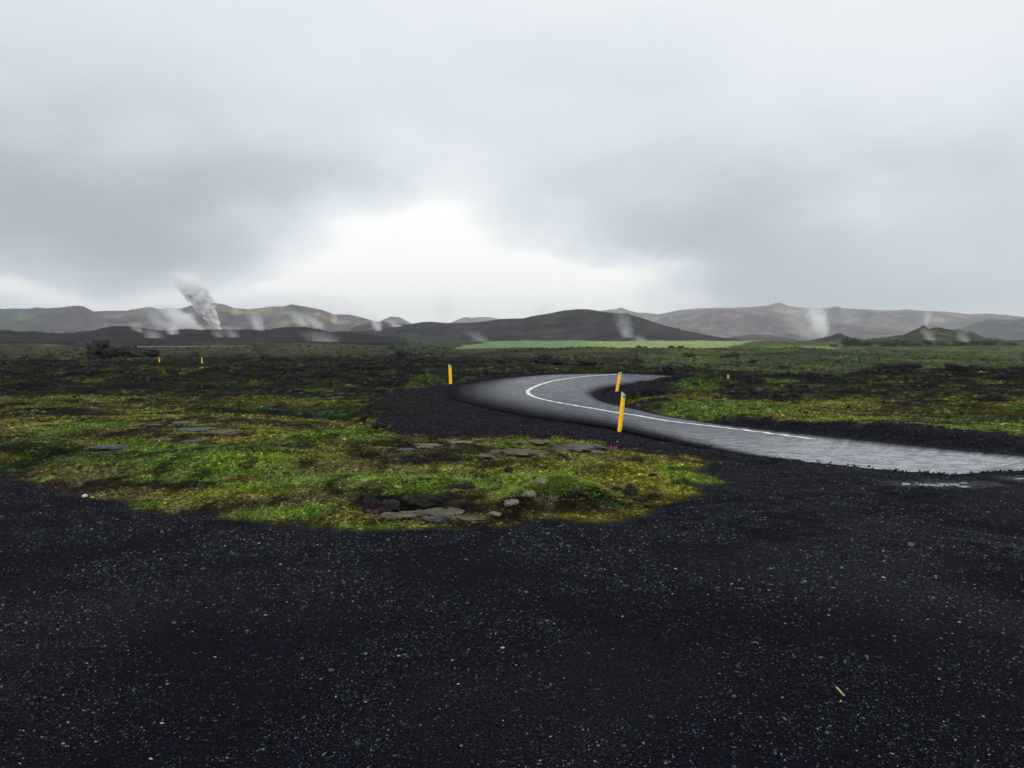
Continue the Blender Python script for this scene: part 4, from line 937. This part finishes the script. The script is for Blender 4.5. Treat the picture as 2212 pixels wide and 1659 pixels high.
def craggy(x, y, A, T, z, HZ):
    c = rg2(x, y, A, T, z, HZ); k = (sstep(-.35, -.15, T + .3 * fbm(x, y, 18, 3, 36)) * sstep(vpx(1960), vpx(2010), A))[..., None]
    return c + (rgb(30, 27, 30) - c) * k * .85
ridge('hills', [c3(1180, 390), c3(1300, 354), c3(1450, 338), c3(1560, 318), c3(1610, 300), c3(1632, 290), c3(1640, 280), c3(1655, 273), c3(1668, 284), c3(1690, 294), c3(1720, 286), c3(1760, 292), c3(1820, 296), c3(1860, 304), c3(1920, 309), c3(1950, 322), c3(1990, 342), c3(2040, 348), c3(2120, 365), c3(2212, 378), c3(2500, 392)], 560, 150, 130, 3.5, craggy, 'craggy green and black hill with a rocky tip at the right', .16, .0016, seed=23)
ridge('hills', [c1(-800, 352), c1(-300, 340), c1(0, 348), c1(200, 355), c1(400, 367), c1(560, 350), c1(650, 335), c1(720, 321), c1(800, 325), c1(900, 330), c1(960, 338), c1(1050, 352), c1(1130, 343), c1(1200, 342), c1(1400, 344), c1(1600, 339), c1(1680, 345), c1(1750, 340), c1(1870, 324), c1(1960, 325), c1(2060, 340), c1(2212, 350), c2(100, 358), c2(250, 362), c2(420, 378), c2(600, 405)],
      560, 170, 120, 3, hc(rgb(30, 28, 34), (rgb(44, 46, 34), 30, .0, .3, .7, 41), (rgb(22, 22, 28), 20, 0, .2, .8, 42)), 'low black lava ridge across the left plain among the steam vents', .25, .0012, seed=25)
ridge('hills', [c1(500, 420), c1(760, 400), c1(900, 398), c1(1100, 405), c1(1300, 408), c1(1500, 412), c1(1700, 425), c1(2000, 448), c2(100, 460), c2(400, 470)], 420, 70, 60, 2.0, hc(rgb(28, 30, 26), (rgb(48, 50, 34), 20, .0, .3, .8, 44)), 'lowest dark heath ridge in front of the left steam vents', .2, .0012, seed=27)

# ------------------------------------------------------------------ shrubs on the far plain
shm = NT('shrub_leaves'); c = shm.attr('col', 'Color'); shm.l(c, shm.b.inputs['Base Color']); shm.b.inputs['Roughness'].default_value = .7; shm.b.inputs['Specular IOR Level'].default_value = .1
M_twig = simple('twigs', (.05, .035, .025), .9)
def shrub(px, wpx, hpx_, dist, label):
    p = at(*px, dist); z = gz(p[0], p[1]); w_, h_ = wpx / 2.16 / F * dist / 2, hpx_ / 2.16 / F * dist
    e = empty('shrub', (p[0], p[1], z))
    n = 900; k = rng.integers(0, 9, n); ctr = np.stack([rng.uniform(-.75, .75, 9) * w_, rng.uniform(-.6, .6, 9) * w_, rng.uniform(.08, .62, 9) * h_], -1)
    d = rng.normal(0, 1, (n, 3)); d /= np.linalg.norm(d, axis=1)[:, None]
    q = ctr[k] + d * np.array([w_ * .38, w_ * .38, h_ * .34]) * rng.uniform(.6, 1.1, (n, 1)); q[:, 2] = q[:, 2].clip(.03, None)
    s = .09 * h_ + .03; u = rng.normal(0, 1, (n, 3)) * s; v = rng.normal(0, 1, (n, 3)) * s
    V = np.stack([q, q + u, q + v], 1).reshape(-1, 3)
    cl = np.repeat(rgb(40, 62, 34) * rng.uniform(.5, 1.5, (n, 1)), 3, 0)
    mesh('foliage', V, np.arange(n * 3).reshape(-1, 3), shm.m, e, col=cl)
    V, Fc = [], []
    for j in range(5):
        a, m = j * 1.26, len(V); tx, ty = math.cos(a) * w_ * .4, math.sin(a) * w_ * .4
        V += [(-.03, 0, -.3), (.03, 0, -.3), (0, .04, -.3), (tx, ty, h_ * .6)]; Fc += [(m, m + 1, m + 3), (m + 1, m + 2, m + 3), (m + 2, m, m + 3)]
    mesh_poly('stem', V, Fc, M_twig, e)
    return tag(e, label, 'shrub', 'shrubs on the green plain')
SH_ = [(c3(1250, 444), 40, 17, 330, 'largest dark shrub clump below the low brown cone'), (c3(1330, 438), 26, 10, 340, 'shrub right of the largest clump below the cone'), (c3(1150, 445), 14, 6, 330, 'small shrub left of the largest clump'),
       (c3(1445, 432), 32, 14, 350, 'shrub below the left foot of the craggy hill'), (c3(1520, 436), 34, 14, 345, 'broad shrub below the green slope of the craggy hill'), (c3(1600, 436), 30, 9, 345, 'low shrub below the middle of the craggy hill'),
       (c3(1690, 432), 30, 12, 350, 'shrub directly below the rocky tip of the craggy hill'), (c3(1770, 432), 34, 7, 350, 'low shrub between two faint steam wisps at the right'), (c3(1850, 432), 26, 10, 350, 'shrub below the black flank of the craggy hill'),
       (c3(1940, 430), 34, 10, 350, 'wide low shrub near the right end of the shrub row'), (c3(2035, 428), 36, 12, 350, 'tall shrub near the right border'), (c3(2150, 430), 40, 8, 350, 'low shrub nearest the right border'),
       (c3(250, 408), 16, 6, 184, 'small bush on the heath ridge before the pale field'), (c3(80, 406), 24, 6, 184, 'left bush on the heath ridge before the pale field'), (c3(300, 410), 14, 6, 184, 'right bush on the heath ridge before the pale field'),
       (c3(350, 490), 32, 11, 140, 'green bush on the plain left of centre right'), (c3(570, 495), 40, 13, 135, 'rounded green bush above the half hidden marker'), (c3(870, 550), 34, 12, 90, 'leafy bush behind the right lava crest'), (c3(690, 520), 26, 8, 110, 'low bush between the two rounded green bushes'),
       (c2(500, 500), 24, 14, 240, 'dark green bush under the left end of the central hill'), (c2(780, 515), 26, 12, 200, 'dark green bush left of the pale field'), (c2(690, 518), 28, 12, 200, 'dark green bush beside the one near the pale field'), (c2(375, 480), 12, 8, 260, 'tiny dark bush at the left foot of the central hill'), (c2(850, 490), 20, 7, 260, 'small green bush at the tip of the pale field')]
for q in SH_: shrub(*q)

# ------------------------------------------------------------------ steam
def steam(base, top, w0, w1, dist, dens, label, bend=.6, seed=0.0, nsc=3.2, fade=1.2, soft=.6, flat=1.0, foot=.3):
    b, t = at(*base, dist), at(*top, dist)
    k = dist / F / 2.16; H_ = t[2] - b[2]; dx_, dy_ = t[0] - b[0], t[1] - b[1]; r0, r1 = w0 * k / 2, w1 * k / 2
    # hull: a tube that follows the drift
    V, n, m = [], 20, 15
    ax = lambda s: (dx_ * s ** (1 + bend), dy_ * s ** (1 + bend))
    for i in range(m):
        s = i / (m - 1); cx, cy = ax(s); rad = (r0 + (r1 - r0) * s ** .8) * 1.12
        rad *= (1 if 0 < i < m - 1 else .55)
        for j in range(n):
            a = j * 2 * math.pi / n; V.append((cx + math.cos(a) * rad, cy + math.sin(a) * rad * flat, s * H_))
    Fc = [(i * n + j, i * n + (j + 1) % n, (i + 1) * n + (j + 1) % n, (i + 1) * n + j) for i in range(m - 1) for j in range(n)] + [tuple(range(n - 1, -1, -1)), tuple(range((m - 1) * n, m * n))]
    mt = NT('steam'); mt.t.nodes.remove(mt.b)
    co = mt.n('ShaderNodeTexCoord').outputs['Object']; sx = mt.n('ShaderNodeSeparateXYZ'); mt.l(co, sx.inputs[0])
    s = mt.math('DIVIDE', sx.outputs[2], H_, clamp=True)
    sp_ = mt.math('POWER', s, 1 + bend)
    ex = mt.math('SUBTRACT', sx.outputs[0], mt.math('MULTIPLY', sp_, dx_)); ey = mt.math('SUBTRACT', sx.outputs[1], mt.math('MULTIPLY', sp_, dy_)); ey = mt.math('DIVIDE', ey, flat)
    rad = mt.math('ADD', r0, mt.math('MULTIPLY', mt.math('POWER', s, .8), r1 - r0))
    q = mt.math('DIVIDE', mt.math('SQRT', mt.math('ADD', mt.math('MULTIPLY', ex, ex), mt.math('MULTIPLY', ey, ey))), rad)
    mp = mt.n('ShaderNodeMapping'); mp.inputs['Location'].default_value = (seed * 3.1, seed, seed * 7); mp.inputs['Scale'].default_value = (1 / max(r1, r0), 1 / max(r1, r0), 1 / max(r1, r0)); mt.l(co, mp.inputs[0])
    nz = mt.n('ShaderNodeTexNoise'); nz.inputs['Scale'].default_value = nsc * .6; nz.inputs['Detail'].default_value = 6; nz.inputs['Roughness'].default_value = .6; mt.l(mp.outputs[0], nz.inputs['Vector'])
    nf = mt.math('SUBTRACT', nz.outputs[0], .5)
    qq = mt.math('ADD', mt.math('MULTIPLY', q, 1.18), mt.math('MULTIPLY', nf, mt.ramp(s, 0, .5, 2.4, 4.2)))
    d = mt.ramp(qq, 1.0, 1.0 - soft, 0, 1)
    d = mt.math('MULTIPLY', d, mt.math('POWER', mt.math('SUBTRACT', 1.0, s, clamp=True), fade))
    d = mt.math('MULTIPLY', d, mt.ramp(q, 1.08, .75, 0, 1))
    d = mt.math('MULTIPLY', d, mt.ramp(mt.math('ADD', s, mt.math('MULTIPLY', nf, foot * .8)), 0, foot, 0, 1))
    d = mt.math('MULTIPLY', d, mt.ramp(nz.outputs[0], .36, .60, .25, 1.3))
    d = mt.math('MULTIPLY', d, dens / max(r0 + r1, .5) * 2.6)
    vol = mt.n('ShaderNodeVolumePrincipled'); vol.inputs['Color'].default_value = (.999, .999, 1, 1); mt.l(d, vol.inputs['Density']); vol.inputs['Anisotropy'].default_value = .15
    mt.l(vol.outputs[0], mt.out.inputs['Volume'])
    o = mesh_poly('steam_plume', V, Fc, mt.m, smooth=True); o.location = b
    mt.m.volume_intersection_method = 'FAST' if hasattr(mt.m, 'volume_intersection_method') else None
    return tag(o, label, 'steam', 'steam plumes rising from the hot ground')
steam((473, 716), (385, 575), 14, 84, 640, 75, 'largest dense white steam column at the left, drifting up into cloud', .05, 1, 5.5, 2.4, .35, 1.0, .02)
steam((414, 714), (352, 655), 66, 64, 650, 6, 'ragged white steam left of the largest column', .1, 2, 6, 1.0, .6, 1, .05)
steam((392, 715), (412, 672), 60, 30, 655, 4.5, 'short white steam tuft between the ragged steam and largest column', .0, 21, 6, 1.0, .6, 1, .05)
steam((376, 734), (366, 690), 16, 50, 470, 1.8, 'greyish steam puff before the black ridge at the left', .2, 3, 5, 1.1, .8)
steam((350, 716), (322, 655), 40, 80, 700, .9, 'faint steam veil left of the ragged steam', .2, 4, 5, 1.0, .9)
steam((562, 726), (545, 668), 20, 52, 500, 2.0, 'slender steam column right of the largest one', .3, 5, 5, 1.3, .8)
steam((506, 738), (490, 700), 36, 50, 440, .8, 'small low steam puff under the slender column', .3, 6, 5, 1.2, .9)
steam((476, 738), (462, 700), 28, 44, 440, .6, 'faint low steam puff below the largest column', .3, 26, 5, 1.2, .9)
steam((716, 756), (676, 712), 90, 100, 405, .9, 'wide low bluish steam left of the central hill', .3, 7, 6, 1.0, .9)
steam((658, 709), (628, 668), 30, 50, 900, 1.8, 'left puff of the steam pair at the end of the left range', .3, 8, 5, 1.2, .9)
steam((692, 714), (655, 674), 34, 50, 900, 1.9, 'right puff of the steam pair at the end of the left range', .4, 9, 5, 1.2, .9)
steam((818, 718), (806, 678), 22, 40, 800, 2.4, 'white steam on the small dark hill', .2, 10, 5, 1.2, .8)
steam((862, 710), (836, 690), 40, 40, 820, 1.6, 'low white steam at the right foot of the small dark hill', .3, 11, 5, 1.0, .9)
steam((1358, 746), (1336, 664), 30, 60, 640, 1.0, 'thin tall steam wisp before the right side of the central hill', .4, 12, 5, 1.2, .9)
steam((1390, 746), (1372, 720), 44, 44, 600, .8, 'faint low steam right of the thin tall wisp', .3, 27, 5, 1.1, .9)
steam((1778, 733), (1755, 656), 30, 60, 1000, 6.5, 'white steam cloud rising beside the low brown cone', .1, 13, 5, 1.2, .6)
steam((1758, 740), (1680, 655), 60, 110, 1100, .8, 'thin grey steam veil left of the cloud by the cone', .3, 14, 5, .9, .95)
steam((1999, 706), (2012, 658), 8, 36, 575, 1.4, 'slim steam wisp on the rocky tip of the craggy hill', .2, 15, 5, 1.2, .9)
steam((2016, 754), (1994, 704), 24, 36, 400, .9, 'faint steam wisp before the middle of the craggy hill', .3, 16, 5, 1.1, .9)
steam((2086, 754), (2074, 710), 24, 36, 400, .9, 'faint steam wisp before the black flank of the craggy hill', .3, 17, 5, 1.1, .9)
steam((298, 730), (292, 692), 24, 36, 480, 1.2, 'faint steam at the left end of the black ridge', .3, 18, 5, 1.2, .9)
steam((334, 738), (322, 704), 46, 54, 430, .8, 'small low steam left of the greyish puff', .3, 19, 5, 1.1, .9)
steam((962, 698), (958, 625), 60, 90, 1200, .6, 'dim steam above the saddle of the central hill', .3, 20, 4.5, .9, .95)
steam((1165, 688), (1186, 645), 60, 80, 960, .7, 'thin wisps over the left shoulder of the central hill', .3, 22, 5, .9, .95)
steam((1050, 750), (1012, 712), 50, 60, 560, .7, 'faint wisp at the left end of the pale field', .3, 23, 5, 1.1, .9)

# ------------------------------------------------------------------ the air
hzm = NT('haze_air'); hzm.t.nodes.remove(hzm.b)
vol = hzm.n('ShaderNodeVolumePrincipled'); vol.inputs['Color'].default_value = (.99, 1, 1, 1); vol.inputs['Density'].default_value = .00015; vol.inputs['Anisotropy'].default_value = .45
hzm.l(vol.outputs[0], hzm.out.inputs['Volume'])
L, zb_, zt_ = 5700, -12, 235
V = [(sx_ * L, sy_ * L, z_) for z_ in (zb_, zt_) for sx_, sy_ in ((-1, -1), (1, -1), (1, 1), (-1, 1))]
hz = mesh_poly('haze', V, [(3, 2, 1, 0), (4, 5, 6, 7), (0, 1, 5, 4), (1, 2, 6, 5), (2, 3, 7, 6), (3, 0, 4, 7)], hzm.m)
tag(hz, 'thin pale haze over the whole plain', kind='stuff')

# ------------------------------------------------------------------ light: overcast sky
SUN_EL, SUN_AZ = math.radians(52), math.radians(215)
w_ = bpy.data.worlds.new('World'); SC.world = w_; w_.use_nodes = True; nt = w_.node_tree; nt.nodes.clear()
class WN(NT):
    def __init__(s, t): s.t = t
W_ = WN(nt)
out = W_.n('ShaderNodeOutputWorld'); sky = W_.n('ShaderNodeTexSky', sky_type='NISHITA'); sky.sun_disc = False; sky.sun_elevation = SUN_EL; sky.sun_rotation = SUN_AZ
b1 = W_.n('ShaderNodeBackground'); b1.inputs[1].default_value = .1; W_.l(sky.outputs[0], b1.inputs[0])
D = W_.n('ShaderNodeTexCoord').outputs['Generated']
def vsub(a, b):
    x = W_.n('ShaderNodeVectorMath', operation='SUBTRACT'); W_.val(x.inputs[0], a); W_.val(x.inputs[1], b); return x.outputs[0]
def vadd(a, b):
    x = W_.n('ShaderNodeVectorMath', operation='ADD'); W_.val(x.inputs[0], a); W_.val(x.inputs[1], b); return x.outputs[0]
def vmul(a, b):
    x = W_.n('ShaderNodeVectorMath', operation='MULTIPLY'); W_.val(x.inputs[0], a); W_.val(x.inputs[1], b); return x.outputs[0]
def wnoise(sc, loc, scale, detail=4, rough=.5, out=0):
    m = W_.n('ShaderNodeMapping'); m.inputs['Location'].default_value = loc; m.inputs['Scale'].default_value = sc; W_.l(D, m.inputs[0])
    x = W_.n('ShaderNodeTexNoise'); x.inputs['Scale'].default_value = scale; x.inputs['Detail'].default_value = detail; x.inputs['Roughness'].default_value = rough; W_.l(m.outputs[0], x.inputs['Vector']); return x.outputs[out]
wc = wnoise((1, 1, 2), (3, 1, 2), 2.6, 4, .45, 1)
wc2 = wnoise((1, 1, 2), (1, 5, 2), 7, 5, .55, 1)
Dw = vadd(D, vmul(vsub(wc, (.5, .5, .5)), (.34, .0, .22)))
Dw = vadd(Dw, vmul(vsub(wc2, (.5, .5, .5)), (.15, .0, .10)))
def lobe(vx, vy, rx, ry, amp, power=2.0):
    d = ray(vx, vy); d = d / np.linalg.norm(d)
    q = vmul(vsub(Dw, tuple(d)), (F * 2.16 / rx, .7, F * 2.16 / ry))
    l = W_.n('ShaderNodeVectorMath', operation='LENGTH'); W_.l(q, l.inputs[0])
    e = W_.math('POWER', 2.71828, W_.math('MULTIPLY', W_.math('POWER', l.outputs['Value'], power), -1))
    return W_.math('MULTIPLY', e, amp)
tot = W_.math('ADD', .775, W_.math('MULTIPLY', W_.math('SUBTRACT', wnoise((1, 1, 2.2), (0, 4, 2), 3.4, 6, .5), .5), .16))
LB = [(925, 570, 270, 165, .48), (975, 670, 390, 80, .36), (870, 440, 150, 110, .20), (1200, 625, 280, 45, .34), (1100, -60, 1300, 160, .06), (2050, 150, 500, 260, .10), (1500, -300, 1600, 250, .10),
      (330, 430, 480, 130, -.23), (60, 500, 320, 90, -.07), (650, 330, 260, 80, -.06), (1580, 480, 560, 110, -.19), (1330, 540, 220, 45, -.06), (1900, 560, 420, 60, -.08), (60, 630, 420, 30, .26), (1800, 672, 800, 26, .26), (0, 300, 500, 120, -.04)]
for q in LB: tot = W_.math('ADD', tot, lobe(*q))
# unseen sky behind the viewer: brightness added to light the posts and steam
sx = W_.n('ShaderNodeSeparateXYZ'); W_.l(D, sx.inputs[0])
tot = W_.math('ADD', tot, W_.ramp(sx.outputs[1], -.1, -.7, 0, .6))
tot = W_.math('MAXIMUM', tot, .3)
cr = W_.n('ShaderNodeValToRGB'); W_.l(W_.ramp(tot, .3, 1.1), cr.inputs[0])
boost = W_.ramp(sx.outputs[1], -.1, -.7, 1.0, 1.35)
E = cr.color_ramp.elements; E[0].position = 0; E[0].color = (.27, .32, .36, 1); E[1].position = 1; E[1].color = (1.15, 1.15, 1.14, 1)
for p_, c_r in ((.25, (.43, .49, .54)), (.45, (.60, .67, .74)), (.62, (.75, .815, .89)), (.86, (.96, .975, .99))):
    e = E.new(p_); e.color = (*c_r, 1)
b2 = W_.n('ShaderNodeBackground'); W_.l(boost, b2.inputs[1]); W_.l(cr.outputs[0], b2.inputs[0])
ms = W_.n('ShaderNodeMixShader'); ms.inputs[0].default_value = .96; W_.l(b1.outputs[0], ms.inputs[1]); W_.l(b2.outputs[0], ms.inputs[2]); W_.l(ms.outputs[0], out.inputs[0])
sl = bpy.data.lights.new('sun', 'SUN'); sl.energy = 1.0; sl.angle = math.radians(20); sl.color = (1, .97, .93)
so_ = bpy.data.objects.new('sun', sl); C.objects.link(so_)
sdv = Vector((math.sin(SUN_AZ) * math.cos(SUN_EL), math.cos(SUN_AZ) * math.cos(SUN_EL), math.sin(SUN_EL)))
so_.rotation_euler = sdv.to_track_quat('Z', 'Y').to_euler(); so_.location = (0, -20, 60)

# ------------------------------------------------------------------ camera and settings
cd = bpy.data.cameras.new('camera'); cam = bpy.data.objects.new('camera', cd); C.objects.link(cam)
cd.sensor_width = 36; cd.lens = F / 1024 * 36; cd.clip_end = 20000; cd.clip_start = .1
cam.location = (0, 0, HC); cam.rotation_euler = (math.pi / 2 - PITCH, 0, 0)
SC.camera = cam
SC.view_settings.view_transform = 'Standard'; SC.view_settings.look = 'None'; SC.view_settings.exposure = 0; SC.view_settings.gamma = 1
cy = SC.cycles
cy.use_denoising = True; cy.volume_bounces = 8; cy.max_bounces = 10; cy.diffuse_bounces = 2; cy.glossy_bounces = 3
cy.volume_step_rate = .3; cy.volume_max_steps = 256; cy.use_adaptive_sampling = True; cy.adaptive_threshold = .02
